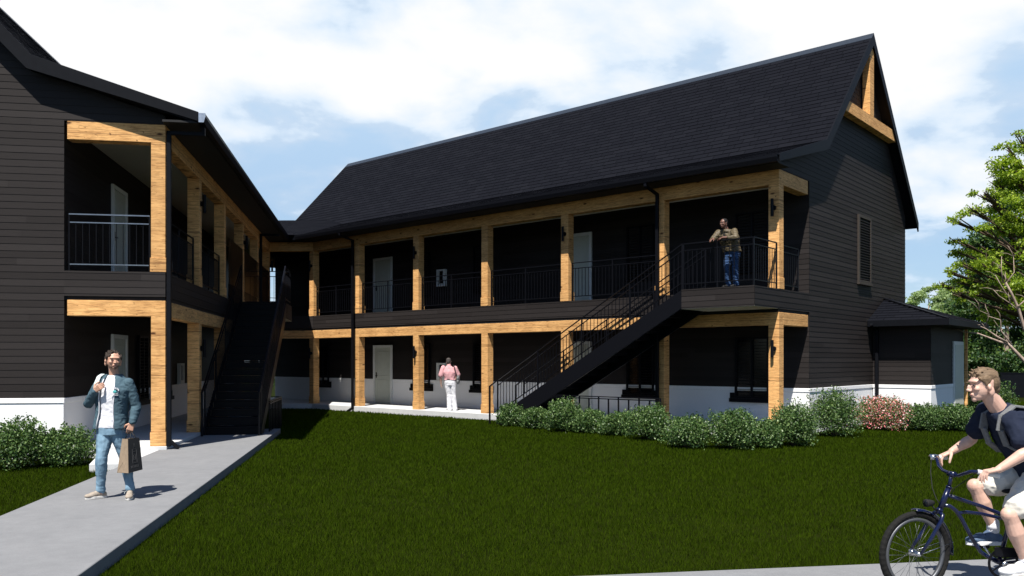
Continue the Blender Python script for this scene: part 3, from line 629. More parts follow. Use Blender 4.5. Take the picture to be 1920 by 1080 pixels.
#@@GRASS
def mesh_np(name, verts, k, mat, parent=None):
    """verts (n*k,3): n polygons of k corners"""
    n = len(verts)//k; me = bpy.data.meshes.new(name); me.vertices.add(n*k); me.vertices.foreach_set('co', verts.astype(np.float32).ravel())
    me.loops.add(n*k); me.loops.foreach_set('vertex_index', np.arange(n*k, dtype=np.int32))
    me.polygons.add(n); me.polygons.foreach_set('loop_start', np.arange(0, n*k, k, dtype=np.int32))
    me.update(); me.validate(); me.materials.append(MT[mat]); o = bpy.data.objects.new(name, me); COL.objects.link(o)
    if parent: o.parent = parent
    return o
def in_frame(X, Y, org, a, b, r):     # r=(x0,x1,y0,y1) in the frame (a,b)
    dx, dy = X-org.x, Y-org.y; p = dx*a.x+dy*a.y; s_ = dx*b.x+dy*b.y
    return (p > r[0]) & (p < r[1]) & (s_ > r[2]) & (s_ < r[3])
def grass(n):
    # density per m2 falls with distance
    Y = 5.6+(36-5.6)*rng.random(n*3)**1.9; X = (rng.random(n*3)*2-1)*.80*Y; keep = rng.random(n*3) < (Y/36)**.25
    X, Y = X[keep][:n], Y[keep][:n]
    bad = in_frame(X, Y, CB, q, w, (-.12, 1.6, -30, 4.57)) | in_frame(X, Y, CB, q, w, (-12, .04, -.05, 20)) | in_frame(X, Y, CB, q, w, (-.72, -.08, -2.12, 0))
    bad |= in_frame(X, Y, C0, -u, v, (-24, .13, -.11, 10)) | in_frame(X, Y, C0, -u, v, (0, 1.6, 6.4, 10))
    yr = np.where(X < .3, 5.86+(X+2.9)*.158, np.where(X < 4.35, 6.365+(X-.3)*.1568, 7.0+(X-4.35)*.158))
    bad |= (X > -2.92) & (Y < yr+.01)
    bad |= (X < -7.0) & (Y > 30.5) & (Y < 37)
    X, Y = X[~bad], Y[~bad]; n = len(X)
    sc = np.clip(Y/8, .9, 3.2); h = (.032+.024*rng.random(n))*(sc**.25)*(.8+.4*np.sin(X*1.7+np.cos(Y*1.3))*np.sin(Y*2.1+X)*.5+.2*rng.random(n)); wd = .0026*sc*(.7+.6*rng.random(n))
    a = rng.random(n)*6.283; la = rng.random(n)*6.283; lean = h*(.15+.55*rng.random(n))
    dx, dy = np.cos(a)*wd, np.sin(a)*wd; lx, ly = np.cos(la)*lean, np.sin(la)*lean
    V = np.empty((n, 3, 3)); z = np.full(n, GZ-.004)
    V[:, 0] = np.stack([X-dx, Y-dy, z], 1); V[:, 1] = np.stack([X+dx, Y+dy, z], 1); V[:, 2] = np.stack([X+lx, Y+ly, z+h], 1)
    o = mesh_np('grass', V.reshape(-1, 3), 3, 'grass'); tag(o, 'short dark green mown lawn grass', 'grass', kind='stuff'); return o
grass(1150000)
#@@PLANTS
def leaf_cloud(name, P, size, mat, parent, upb=.3, aspect=.5, up=None):
    n = len(P); d = rng.normal(size=(n, 3)); d[:, 2] += upb; d /= np.linalg.norm(d, axis=1)[:, None]
    s_ = np.cross(d, rng.normal(size=(n, 3))); s_ /= np.linalg.norm(s_, axis=1)[:, None]+1e-9
    sz = size*(.6+.8*rng.random(n))[:, None]; a = d*sz; b = s_*sz*aspect
    V = np.stack([P, P+a*.5+b*.5, P+a, P+a*.5-b*.5], 1).reshape(-1, 3)
    return mesh_np(name, V, 4, mat, parent)
def blob_pts(n, c, r, fill=.35):
    d = rng.normal(size=(n, 3)); d /= np.linalg.norm(d, axis=1)[:, None]; rr_ = (fill+(1-fill)*rng.random(n)**.6)
    nz = 1+.16*np.sin(d[:, 0]*5+c[0]*7)+.14*np.sin(d[:, 1]*6+c[1]*5)+.1*np.sin(d[:, 2]*9)
    return np.array(c)+d*np.array(r)*(rr_*nz)[:, None]
def shrub(px, pyb, wpx, hpx, label, group, mat='bush', flower=False, back=0.):
    Y = 1.78*1560/(pyb-676); X = (px-960)/1560*Y; W_ = wpx*Y/1560/2*1.10; H_ = hpx*Y/1560*1.05; W_ *= 1.08; Y += W_*.7+back
    k = Y/(Y-W_*.7-back); X *= k; W_ *= k; H_ *= k**.5
    t = thing('shrub', label, 'shrub', (X, Y, GZ), 0, group)
    P = []; nl = 9
    for i in range(nl):
        a = i*2.4; r_ = .55*W_*math.sqrt(i/nl); c = (math.cos(a)*r_, math.sin(a)*r_, H_*random.uniform(.38, .60)); rr_ = (W_*random.uniform(.42, .6), W_*random.uniform(.42, .6), H_*random.uniform(.34, .46))
        P.append(blob_pts(900, c, rr_, .3))
    P.append(blob_pts(3800, (0, 0, H_*.42), (W_*.88, W_*.88, H_*.46), .2))
    for i in range(26):   # sprigs breaking the outline
        a = random.uniform(0, 6.28); r_ = W_*random.uniform(.1, .8); b0 = np.array([math.cos(a)*r_, math.sin(a)*r_, H_*random.uniform(.7, .9)*(1-.35*(r_/W_)**2)]); tt = rng.random(26)[:, None]
        P.append(b0+np.array([math.cos(a)*.05, math.sin(a)*.05, H_*.16])*tt+rng.normal(size=(26, 3))*.012)
    P = np.concatenate(P); P = P[P[:, 2] > .015]
    leaf_cloud('foliage', P, .040*max(1, (Y/18)**.5), mat, t, .5, .62)
    if flower:
        F = P[rng.random(len(P)) < .60]; nrm = F-np.array([0, 0, H_*.3]); F = F+nrm/np.linalg.norm(nrm, axis=1)[:, None]*.03
        leaf_cloud('blossom', F, .034, 'blossom', t, .2, .9)
    mb = MB()
    for i in range(6):
        a = i*1.05; mb.tube([(0.02*math.cos(a), .02*math.sin(a), -.02), (W_*.3*math.cos(a), W_*.3*math.sin(a), H_*.35), (W_*.5*math.cos(a), W_*.5*math.sin(a), H_*.65)], [.012, .008, .004], 6)
    mb.build('stem', 'stem', t)
    return t
MT['blossom'] = m_leaf('blossom', (.68, .12, .15), (.80, .32, .33), (.88, .76, .73), .6, .3)
G1 = 'low shrubs in the bed under the staircase'; G2 = 'low shrubs in the bed by the building corner'; G3 = 'shrubs in front of the left building'
shrub(25, 885, 135, 90, 'wide leafy green shrub at the left edge of the photo', G3)
shrub(118, 879, 108, 72, 'leafy green shrub beside the walking man, against the white base', G3)
shrub(965, 801, 60, 42, 'leftmost low shrub of the bed, at the foot of the right staircase rail', G1)
shrub(1006, 806, 50, 38, 'small shrub between the leftmost shrub and the taller round one', G1)
shrub(1056, 812, 62, 58, 'rounded taller shrub in the dark gap under the staircase', G1)
shrub(1102, 814, 66, 43, 'low shrub right of the rounded one, before the guard rail', G1)
shrub(1157, 819, 62, 42, 'low shrub in front of the middle of the guard rail', G1)
shrub(1217, 828, 78, 62, 'broad shrub hiding the foot of the column at the guard rail end', G1)
shrub(1289, 843, 84, 57, 'wide low shrub at the front of the bed, left of a taller one', G2)
shrub(1374, 846, 94, 74, 'tall rounded shrub in the front row between two columns', G2)
shrub(1437, 843, 60, 50, 'small low shrub before the foot of the corner column', G2)
shrub(1488, 840, 86, 76, 'leafy shrub right of the corner column, against the white base', G2)
shrub(1564, 822, 104, 86, 'largest green shrub, standing by the white corner of the long building', G2)
shrub(1655, 809, 98, 60, 'flowering shrub covered in pink and white blossom', None, flower=True)
shrub(1727, 810, 66, 48, 'green shrub just right of the pink flowering shrub', G2)
shrub(1788, 811, 80, 50, 'green shrub under the annex door at the end of the bed', G2)
shrub(1850, 790, 90, 70, 'shaded shrub behind the cyclist, right of the annex', G2, mat='treedark', back=2)
shrub(520, 745, 30, 80, 'dark shrub seen through the passage behind the left staircase', None, mat='treedark', back=9)

def tree(name, label, X, Y, blobs, trunk, leafmat, size, dens, group=None, bark='bark', limbs=True, r0=.16):
    t = thing(name, label, 'tree', (X, Y, GZ), 0, group); P = []
    for (bx_, by_, bz_, br) in blobs:
        sub = max(3, int(6*br))
        for i in range(sub):
            a = random.uniform(0, 6.28); e = random.uniform(-.5, .9); k = br*random.uniform(.2, .85)
            c = (bx_+math.cos(a)*k, by_+math.sin(a)*k, bz_+e*br*.55); rr_ = br*random.uniform(.28, .5)
            P.append(blob_pts(int(dens*rr_*rr_)+20, c, (rr_*1.25, rr_*1.25, rr_*.5), .15))
    P = np.concatenate(P); P = P[P[:, 2] > .3]; leaf_cloud('crown', P, size, leafmat, t, -.1, .55)
    mb = MB(); top = trunk
    mb.tube([(0, 0, -.1), (top[0]*.3, top[1]*.3, top[2]*.35), (top[0]*.7, top[1]*.7, top[2]*.7), top], [r0, r0*.8, r0*.55, r0*.3], 9)
    if limbs:
        for (bx_, by_, bz_, br) in blobs:
            f = min(.95, max(.3, (bz_-br*.8)/top[2]*.8)); s0 = Vector((top[0]*f, top[1]*f, top[2]*f)); e0 = Vector((bx_, by_, bz_)); m0 = s0.lerp(e0, .55)+Vector((0, 0, -.12*br))
            mb.tube([s0, m0, e0], [r0*.4, r0*.22, .015], 6)
            for i in range(5):
                d = Vector((random.uniform(-1, 1), random.uniform(-1, 1), random.uniform(-.2, .8)))*br*.8; mb.tube([m0.lerp(e0, .5), e0+d*.5, e0+d], [.03, .018, .006], 5)
    mb.build('trunk', bark, t, smooth=True)
    return t
def pw(px, py, Y): return ((px-960)/1560*Y, 1.65-(py-676)*Y/1560)
# big tree at the right edge
TY = 27.; TX = 18.2
bl = []
for (px, py, r_, dy) in ((1905, 320, .95, 0), (1860, 385, .8, .3), (1925, 400, 1.1, -.3), (1890, 445, .9, .6), (1822, 395, .42, 0), (1805, 500, .42, 0), (1850, 500, .75, -.5), (1795, 455, .35, .2), (1835, 430, .5, -.2), (1900, 510, .9, .5), (1800, 530, .4, .3), (1845, 550, .6, 0), (1960, 330, 1.3, 0), (1960, 470, 1.4, .4), (1985, 260, 1.2, 0), (1890, 580, .8, .8), (2020, 380, 1.5, .5), (1940, 560, 1., -.5), (1870, 350, .45, .3), (1895, 285, .5, 0), (1912, 262, .6, 0), (1878, 315, .5, .2), (1920, 350, .9, .4), (1865, 420, .6, 0), (1905, 470, .9, -.4), (1790, 415, .3, 0), (1762, 535, .3, .2), (1785, 552, .35, .0), (1778, 512, .28, .1), (1812, 560, .4, .3), (1800, 475, .4, .5), (1825, 520, .6, .6), (1870, 545, .7, .5), (1905, 545, .8, -.4), (1850, 470, .7, .4), (1880, 410, .8, .8), (1838, 365, .35, 0), (1890, 600, .7, .9), (1860, 585, .5, .6)):
    x_, z_ = pw(px, py, TY+dy); bl.append((x_-TX, dy, z_-GZ, r_))
tree('broadleaf_tree', 'tall leafy green tree at the right edge, its bright crown reaching over the annex', TX, TY, bl, (-.2, .3, 8.2), 'tree', .088, 2300, bark='stem', r0=.2)
# bare leaning tree in front of it
BT = thing('bare_tree', 'pale bare branching tree leaning left behind the cyclist', 'tree', (19.0, 24.5, GZ), 0)
mb = MB(); BY = 24.5
def br(pts, r0, r1):
    P = []
    for (px, py) in pts:
        x_, z_ = pw(px, py, BY); P.append((x_-19.0+random.uniform(-.03, .03), random.uniform(-.1, .1), z_-GZ))
    k = len(P); mb.tube(P, [(r0+(r1-r0)*i/(k-1))*.62 for i in range(k)], 7)
    for _ in range(3):
        i = random.randrange(1, k); b0 = Vector(P[i]); d = Vector((random.uniform(-1, .2), random.uniform(-.3, .3), random.uniform(.1, 1)))*random.uniform(.2, .5); mb.tube([b0, b0+d*.5+Vector((random.uniform(-.05, .05), 0, .03)), b0+d], [.012, .008, .003], 5)
br([(2170, 850), (2040, 760), (1960, 710), (1920, 678), (1893, 646), (1870, 640), (1835, 625), (1808, 622)], .14, .018); br([(1893, 646), (1880, 620), (1872, 600), (1855, 592)], .04, .012)
br([(1888, 642), (1868, 630), (1850, 616), (1838, 612)], .05, .016)
br([(2120, 800), (2000, 690), (1945, 650), (1925, 615), (1910, 580), (1898, 550), (1885, 530)], .13, .04); br([(1911, 582), (1890, 570), (1875, 555), (1862, 543)], .035, .012); br([(1905, 565), (1885, 550), (1872, 530), (1868, 515)], .035, .012)
br([(1908, 575), (1925, 560), (1935, 530)], .04, .015); br([(1848, 612), (1852, 590), (1838, 582)], .018, .008); br([(1885, 530), (1875, 505), (1880, 480)], .04, .01); br([(1888, 535), (1905, 510), (1903, 480)], .035, .01)
mb.build('trunk', 'bark', BT, smooth=True)
# dense wood behind, each tree its own
random.seed(5)
DT = [(1838, 48, 8.0, 2.6), (1885, 46, 9.5, 3.2), (1948, 44, 11., 3.6), (1795, 62, 7.2, 2.4), (1860, 58, 9.0, 3.0), (1920, 60, 10., 3.4)]
names = ['dark dense tree just right of the annex roof', 'dark tree behind the bare branches at the cyclist', 'tall dark tree at the right edge behind the bright crown', 'lower tree showing over the annex eave', 'dark tree filling the gap behind the bare branches', 'dark tree behind the tall edge tree']
for (px, Y, H_, Rr), nm in zip(DT, names):
    X = (px-960)/1560*Y; bl = []
    for i in range(15):
        a = random.uniform(0, 6.28); k = random.random()**.5*Rr; zc = H_*(.18+.76*random.random()); kk = k*(1.15-zc/H_*.65)
        bl.append((math.cos(a)*kk, math.sin(a)*kk, zc, Rr*.42))
    bl += [(0, 0, H_*.93, Rr*.35), (0, -Rr*.5, H_*.15, Rr*.5), (Rr*.5, -Rr*.4, H_*.12, Rr*.4), (-Rr*.5, -Rr*.4, H_*.14, Rr*.4)]
    tree('dense_tree', nm, X, Y, bl, (.2, 0, H_*.8), 'treefar' if px < 1800 else 'treedark', .17, 480, 'dark trees behind the annex', limbs=False)
FT = [(1705, 95, 9.6, 2.6, 'tiny pale tree just above the annex roof slope by the gable'), (1740, 100, 11.4, 2.8, 'pale feathery tree beyond the annex, tallest of the distant ones'), (1778, 90, 10.2, 3.2, 'pale distant tree between the feathery tree and the bright crown'), (1815, 85, 9.6, 3.2, 'pale distant tree low behind the annex eave')]
for px, Y, H_, Rr, nm in FT:
    X = (px-960)/1560*Y; bl = []
    for i in range(9):
        a = random.uniform(0, 6.28); k = random.random()**.5*Rr; zc = H_*(.25+.7*random.random()); kk = k*(1.2-zc/H_*.8); bl.append((math.cos(a)*kk*1.2, math.sin(a)*kk*1.2, zc, Rr*.40))
    bl.append((0, 0, H_*.9, Rr*.3)); tree('distant_tree', nm, X, Y, bl, (.1, 0, H_*.85), 'treefar', .24, 650, 'pale trees far behind the annex', limbs=False)
# dark low wall at the wood's edge
mb = MB(); x0, _ = pw(1879, 730, 40.); mb.box(0, 6.5, 0, .15, 0, 1.15); mb.box(-.02, 6.52, -.02, .17, 1.151, 1.20)
o = mb.build('boundary_wall', 'trim', loc=(x0, 40, GZ)); tag(o, 'low dark wall at the edge of the wood behind the cyclist', 'wall')
#@@FIGURES
# ================================================================== people and the bicycle
from mathutils import noise as mno
def pmat(name, c, c2=None, rough=.75, scale=30, bs=.2, bd=.003, stretch=(1, 1, 1), spec=.25):
    MT[name] = simple(name, c, c2, rough, scale, bs, bd, 0, spec, stretch)
pmat('skin', (.58, .375, .295), (.50, .305, .235), .5, 25, .08, .001, spec=.4); pmat('skin_dark', (.15, .072, .05), (.12, .055, .038), .45, 25, .05, .001, spec=.4)
pmat('skin_tan', (.52, .30, .21), (.45, .245, .17), .5, 25, .08, .001, spec=.4); pmat('skin_grey', (.16, .095, .07), (.12, .07, .055), .55, 25, .05, .001)
pmat('denim_jacket', (.062, .108, .135), (.040, .074, .098), .85, 14, .5, .010); pmat('jeans', (.19, .30, .39), (.085, .155, .225), .85, 9, .5, .012, stretch=(1.4, 1.4, .5)); pmat('jeans_dark', (.03, .07, .16), (.015, .035, .09), .85, 16, .3)
pmat('white_cotton', (.66, .66, .69), (.58, .58, .62), .85, 10, .4, .005); pmat('navy_cotton', (.016, .021, .040), (.011, .015, .029), .85, 9, .5, .014, spec=.12); pmat('cream_shorts', (.62, .59, .53), (.52, .49, .43), .85, 12, .5, .012)
pmat('pink_cotton', (.60, .33, .35), (.52, .27, .29), .85, 12, .4, .005); pmat('khaki_leather', (.105, .080, .042), (.06, .045, .024), .6, 18, .3, spec=.4); pmat('black_knit', (.012, .012, .013), rough=.9)
pmat('suede', (.33, .28, .23), (.25, .21, .17), .85, 40, .3); pmat('white_leather', (.74, .74, .74), (.64, .64, .65), .6, 30, .15); pmat('blue_canvas', (.10, .15, .23), (.06, .09, .15), .8, 30, .2)
pmat('sole', (.62, .60, .57), rough=.7); pmat('hair_brown', (.045, .032, .024), (.018, .012, .009), .7, 60, .9, .006, (1, 1, .35)); pmat('hair_fair', (.19, .130, .080), (.085, .055, .032), .65, 55, 1., .007, (.4, 1, 1)); pmat('hair_black', (.012, .010, .010), (.007, .006, .006), .8, 80, .6)
pmat('hair_grey', (.075, .065, .062), (.04, .035, .033), .8, 80, .4)
pmat('lip', (.38, .17, .135), rough=.6); pmat('eye_white', (.17, .125, .105), rough=.5); pmat('iris', (.02, .014, .01), rough=.2)
pmat('stubble', (.22, .125, .088), (.15, .085, .06), .7, 90, .3); pmat('kraft', (.30, .225, .155), (.24, .18, .125), .8, 25, .3); pmat('bag_black', (.012, .012, .013), rough=.5, scale=10); pmat('bag_print', (.055, .055, .058), rough=.5)
pmat('pack_grey', (.17, .175, .18), (.12, .125, .13), .85, 80, .5); pmat('pale_strap', (.50, .55, .54), (.42, .47, .47), .8, 60, .4); pmat('pack_blue', (.05, .10, .16), (.03, .07, .12), .8, 40, .4)
pmat('tyre', (.011, .0105, .010), (.007, .007, .0065), .85, 60, .4, spec=.2); pmat('rubber_black', (.014, .014, .015), rough=.7, spec=.2)
MT['bike_blue'] = new_mat('bike_paint', (.003, .006, .030), .25, .0, .4)[0]; MT['bike_blue'].node_tree.nodes['Principled BSDF'].inputs['Coat Weight'].default_value = .25
MT['chrome'] = new_mat('polished_steel', (.55, .56, .58), .18, 1.)[0]; MT['rim'] = new_mat('grey_rim', (.10, .105, .115), .45, .6)[0]; MT['teal_print'] = new_mat('teal_print', (.05, .30, .30), .7)[0]
MT['grip'] = new_mat('grip_cream', (.55, .55, .54), .6)[0]
def J(px, py, Y): return Vector(((px-960)/1560*Y, Y, 1.65-(py-676)*Y/1560))
def cap(mb, pts, rad, n=14):
    pts = [Vector(p) for p in pts]; mb.tube(pts, rad, n)
    for p, r in zip(pts, rad): mb.ell(p, r, None, n, 8)
def limb(mb, a, b, prof, n=14):
    """tapering limb through a profile of (fraction, radius)"""
    a, b = Vector(a), Vector(b); cap(mb, [a.lerp(b, f) for f, _ in prof], [r for _, r in prof], n)
def fuse(mb, name, mat, parent, org, vox=.006, it=6, folds=0., ffreq=9., fst=(1, 1, 1), fac=.5):
    vs = [(p[0]-org.x, p[1]-org.y, p[2]-org.z) for p in map(tuple, mb.v)]
    me = bpy.data.meshes.new('t'); me.from_pydata(vs, [], mb.f); o = bpy.data.objects.new('t', me); COL.objects.link(o)
    r = o.modifiers.new('r', 'REMESH'); r.mode = 'VOXEL'; r.voxel_size = vox; s_ = o.modifiers.new('s', 'SMOOTH'); s_.iterations = it; s_.factor = fac
    dg = bpy.context.evaluated_depsgraph_get(); m2 = bpy.data.meshes.new_from_object(o.evaluated_get(dg)); bpy.data.objects.remove(o)
    if folds:
        n = len(m2.vertices); co = np.empty(n*3, np.float32); no = np.empty(n*3, np.float32); m2.vertices.foreach_get('co', co); m2.vertex_normals.foreach_get('vector', no)
        co = co.reshape(-1, 3); no = no.reshape(-1, 3)
        k = np.array([mno.noise(Vector((c[0]*fst[0]*ffreq, c[1]*fst[1]*ffreq, c[2]*fst[2]*ffreq)))+.5*mno.noise(Vector((c[0]*fst[0]*ffreq*2.3+5, c[1]*fst[1]*ffreq*2.3, c[2]*fst[2]*ffreq*2.3))) for c in co.tolist()])
        k = 1-np.abs(k)*2.2; co += no*(k*folds)[:, None]; m2.vertices.foreach_set('co', co.ravel())
    m2.name = name; m2.materials.clear(); m2.materials.append(MT[mat]); m2.polygons.foreach_set('use_smooth', [True]*len(m2.polygons)); m2.update()
    o = bpy.data.objects.new(name, m2); COL.objects.link(o); o.parent = parent; return o
def put(mb, name, mat, parent, org, smooth=True, bevel=0):
    mb.v = [(p[0]-org.x, p[1]-org.y, p[2]-org.z) for p in mb.v]; return mb.build(name, mat, parent, smooth, bevel)
def basis(F, Up):
    F = F.normalized(); Rt = F.cross(Up).normalized(); Up = Rt.cross(F).normalized(); return Matrix((Rt, F, Up)).transposed()   # columns right, forward, up
def hand(mb, wr, D, Nn, side, s=1., curl=.5, spread=.12):
    """D finger direction, Nn palm facing, side = thumb direction"""
    D = D.normalized(); Sd = (side-D*side.dot(D)).normalized(); Nn = (Nn-D*Nn.dot(D)-Sd*Nn.dot(Sd)).normalized(); wr = Vector(wr)
    for i, (off, ln, r_) in enumerate(((.028, .072, .0088), (.0095, .080, .0092), (-.0095, .074, .0088), (-.027, .058, .0078))):
        k = wr+D*.082*s+Sd*off*s; cap(mb, [wr+Sd*off*.55*s+D*.008, k], [.014*s, .0125*s], 10)
        d = (D+Sd*off*spread*30*.06).normalized(); p = k
        for j, f in enumerate((.45, .31, .24)):
            a = curl*(1.0+.12*i)*(.75 if j == 0 else 1.)*1.1; d = (d*math.cos(a)+Nn*math.sin(a)).normalized()
            n_ = d.cross(Sd); Nn2 = Sd.cross(d)
            pn = p+d*ln*f*s; cap(mb, [p, pn], [r_*s*(1-.08*j), r_*s*(.94-.1*j)], 9); p = pn
            Nn_ = Nn; Nn = (Nn*math.cos(a)-(d*math.sin(a)) if False else Nn)
    t0 = wr+D*.022*s+Sd*.028*s; t1 = t0+(D*.55+Sd*.75+Nn*.35).normalized()*.040*s; t2 = t1+(D*.8+Sd*.25+Nn*.6*curl*1.6).normalized()*.032*s; t3 = t2+(D*.85-Sd*.05+Nn*.9*curl*1.6).normalized()*.024*s
    cap(mb, [t0, t1, t2, t3], [.015*s, .0115*s, .010*s, .0082*s], 9)
def head(mb, c, Rm, s=1.):
    P = lambda x, y, z: c+Rm @ (Vector((x, y, z))*s); E = lambda p, r: mb.ell(P(*p), tuple(k*s for k in r), Rm, 18, 12)
    E((0, -.012, .022), (.074, .092, .092)); E((0, .022, -.018), (.062, .066, .078)); E((0, .040, -.062), (.044, .044, .038)); E((0, .066, -.088), (.022, .018, .018))
    E((0, .068, .032), (.048, .021, .016))                     # brow
    E((0, .100, -.012), (.0105, .014, .024)); E((0, .110, -.024), (.013, .011, .010)); E((.011, .100, -.028), (.008, .009, .007)); E((-.011, .100, -.028), (.008, .009, .007))
    E((.034, .070, -.018), (.020, .017, .017)); E((-.034, .070, -.018), (.020, .017, .017))
    E((0, .088, -.053), (.021, .009, .0062)); E((0, .086, -.063), (.018, .009, .0062))
    for sd_ in (-1, 1):
        E((sd_*.076, .004, -.010), (.0085, .0135, .0185)); E((sd_*.070, -.012, -.04), (.012, .02, .03))
def face(root, c, Rm, org, hairmat, s=1., brow=True, squint=.7, lip='lip'):
    P = lambda x, y, z: c+Rm @ (Vector((x, y, z))*s)
    for sd_ in (-1, 1):
        e = MB(); e.ell(P(sd_*.031, .0835, .008), (.0115*s, .008*s, .0062*squint*s), Rm, 12, 8); eo = put(e, 'eye', 'eye_white', root, org)
        e = MB(); e.ell(P(sd_*.031, .0905, .008), (.0062*s, .0035*s, .0062*squint*s), Rm, 10, 6); put(e, 'iris', 'iris', eo, org)
        e = MB(); e.ell(P(sd_*.032, .0895, .026), (.017*s, .005*s, .0028*s), Rm, 12, 6); put(e, 'eyebrow', hairmat, root, org)
    e = MB(); e.ell(P(0, .0935, -.056), (.019*s, .004*s, .0032*s), Rm, 14, 8); e.ell(P(0, .0925, -.0620), (.014*s, .0045*s, .0036*s), Rm, 14, 8); put(e, 'lips', lip, root, org)
def hair_short(c, Rm, s, root, org, mat, top=.06, front=.0, tuft=True, vox=.005, seed=1):
    mb = MB(); P = lambda x, y, z: c+Rm @ (Vector((x, y, z))*s); E = lambda p, r: mb.ell(P(*p), tuple(k*s for k in r), Rm, 16, 10)
    E((0, -.024+front*.06, .060), (.0755, .084+front*.04, .053+top*.10)); E((0, -.046, .020), (.0775, .062, .080)); E((.0, -.068, -.02), (.060, .040, .055))
    for sd_ in (-1, 1): E((sd_*.066, .014, .042), (.0125, .034, .032)); E((sd_*.071, .022, .018), (.0065, .010, .020))
    rr = random.Random(seed)
    if tuft:
        for i in range(60):
            a = rr.uniform(-1, 1); b = rr.uniform(-.85, 1); z_ = .090*math.sqrt(max(.05, 1-(a*.85)**2-(b*.7)**2))
            p = Vector((a*.060, -.020+b*.072, .022+z_)); d = Vector((rr.uniform(-.5, .5)+a*.2, .7 if front > 0 else rr.uniform(-.2, .6), .28+rr.uniform(0, .4))).normalized()
            q0, q1 = P(*p), P(*(p+d*rr.uniform(.012, .024)*(1+front*3))); cap(mb, [q0, q1], [.012*s, .005*s], 7)
    return fuse(mb, 'hair', mat, root, org, vox, 2)
def loft(mb, secs, n=26, a0=0., a1=2*math.pi, closed=True):
    """secs: list of (center, right, forward, rx, ry)"""
    vs = []
    for (c, r_, f_, rx, ry) in secs:
        for j in range(n):
            a = a0+(a1-a0)*j/(n if closed else n-1); e = .85
            ca, sa = math.cos(a), math.sin(a); vs.append(Vector(c)+r_*rx*math.copysign(abs(sa)**e, sa)+f_*ry*math.copysign(abs(ca)**e, ca))
    m = n if closed else n-1
    fs = [(i*n+j, i*n+(j+1) % n, (i+1)*n+(j+1) % n, (i+1)*n+j) for i in range(len(secs)-1) for j in range(m)]
    if closed: fs += [tuple(range(n))[::-1], tuple(range((len(secs)-1)*n, len(secs)*n))]
    mb.add(vs, fs)
def torso_secs(pel, chest, neckb, Rr, Rs, Ff, k=1., dx=0., base=-.05, top=True):
    """ring stack from below the hips to the collar"""
    up = (chest-pel); S_ = []
    for f, rx, ry in ((base, .168, .112), (.18, .162, .108), (.38, .150, .104), (.60, .158, .112), (.82, .178, .122), (1.0, .186, .124), (1.13, .170, .110)):
        r_ = Rr.lerp(Rs, max(0, min(1, f))).normalized(); S_.append((pel+up*f, r_, Ff, rx*k+dx, ry*k+dx))
    if top:
        t = neckb-(pel+up*1.13); S_.append((pel+up*1.13+t*.6, Rs, Ff, .115*k+dx, .085*k+dx)); S_.append((neckb, Rs, Ff, .068*k+dx*.6, .066*k+dx*.6))
    return S_
ARM = ((0, .050), (.35, .047), (.75, .040), (1, .037)); FORE = ((0, .038), (.25, .041), (.7, .031), (1, .0255))
THIGH = ((0, .086), (.4, .078), (.85, .058), (1, .055)); CALF = ((0, .052), (.28, .057), (.65, .042), (1, .036))
def sc(prof, k, d=0.): return [(f, r*k+d) for f, r in prof]
def shoe(root, ank, toe, org, mat, s=1., heel=.065, solemat='sole', lace=None, up=Vector((0, 0, 1))):
    D = (toe-ank); D = (D-up*D.dot(up)).normalized(); Sd = D.cross(up).normalized(); base = toe-up*0; h = ank-D*0
    hp = Vector(ank)-up*((ank-toe).dot(up)); Ln = (toe-hp).dot(D)
    P = lambda d, x, z: hp+D*d+Sd*x+up*z
    mb = MB(); Rm = Matrix((Sd, D, up)).transposed()
    for d, x, z, r_ in ((-.03, 0, .035, (.036, .040, .036)), (.02, 0, .050, (.038, .055, .048)), (Ln*.45, 0, .038, (.041, .06, .036)), (Ln*.72, 0, .028, (.045, .060, .028)), (Ln-.035, 0, .024, (.040, .042, .024)), (0, 0, .078, (.036, .042, .035))): mb.ell(P(d*s, x*s, z*s), tuple(k*s for k in r_), Rm, 16, 10)
    so = fuse(mb, 'shoe', mat, root, org, .005, 5)
    mb = MB(); pts = []
    for j in range(24):
        a = 2*math.pi*j/24; ca, sa = math.cos(a), math.sin(a); wd = (.046 if ca > 0 else .038)
        L0 = (Ln+.05)/2; pts.append((-.06+L0+ca*(L0+.015), sa*wd*(1 if abs(ca) < .9 else .9)))
    vs = [P(d*s, x*s, -.012*s) for d, x in pts]+[P(d*s, x*s, .018*s) for d, x in pts]; n = 24
    mb.add(vs, [tuple(range(n))[::-1], tuple(range(n, 2*n))]+[(i, (i+1) % n, n+(i+1) % n, n+i) for i in range(n)]); put(mb, 'sole', solemat, so, org, False, .003)
    if lace:
        mb = MB()
        for i in range(4):
            d = Ln*(.22+.13*i); mb.tube([P(d*s, -.028*s, (.072-.010*i)*s), P((d+.01)*s, 0, (.084-.011*i)*s), P(d*s, .028*s, (.072-.010*i)*s)], .0028*s, 6)
        mb.tube([P(.03, .03, .085), P(.02, .055, .07), P(.05, .06, .05)], .0025*s, 6); put(mb, 'lace', lace, so, org)
    return so
Z3 = Vector((0, 0, 1))

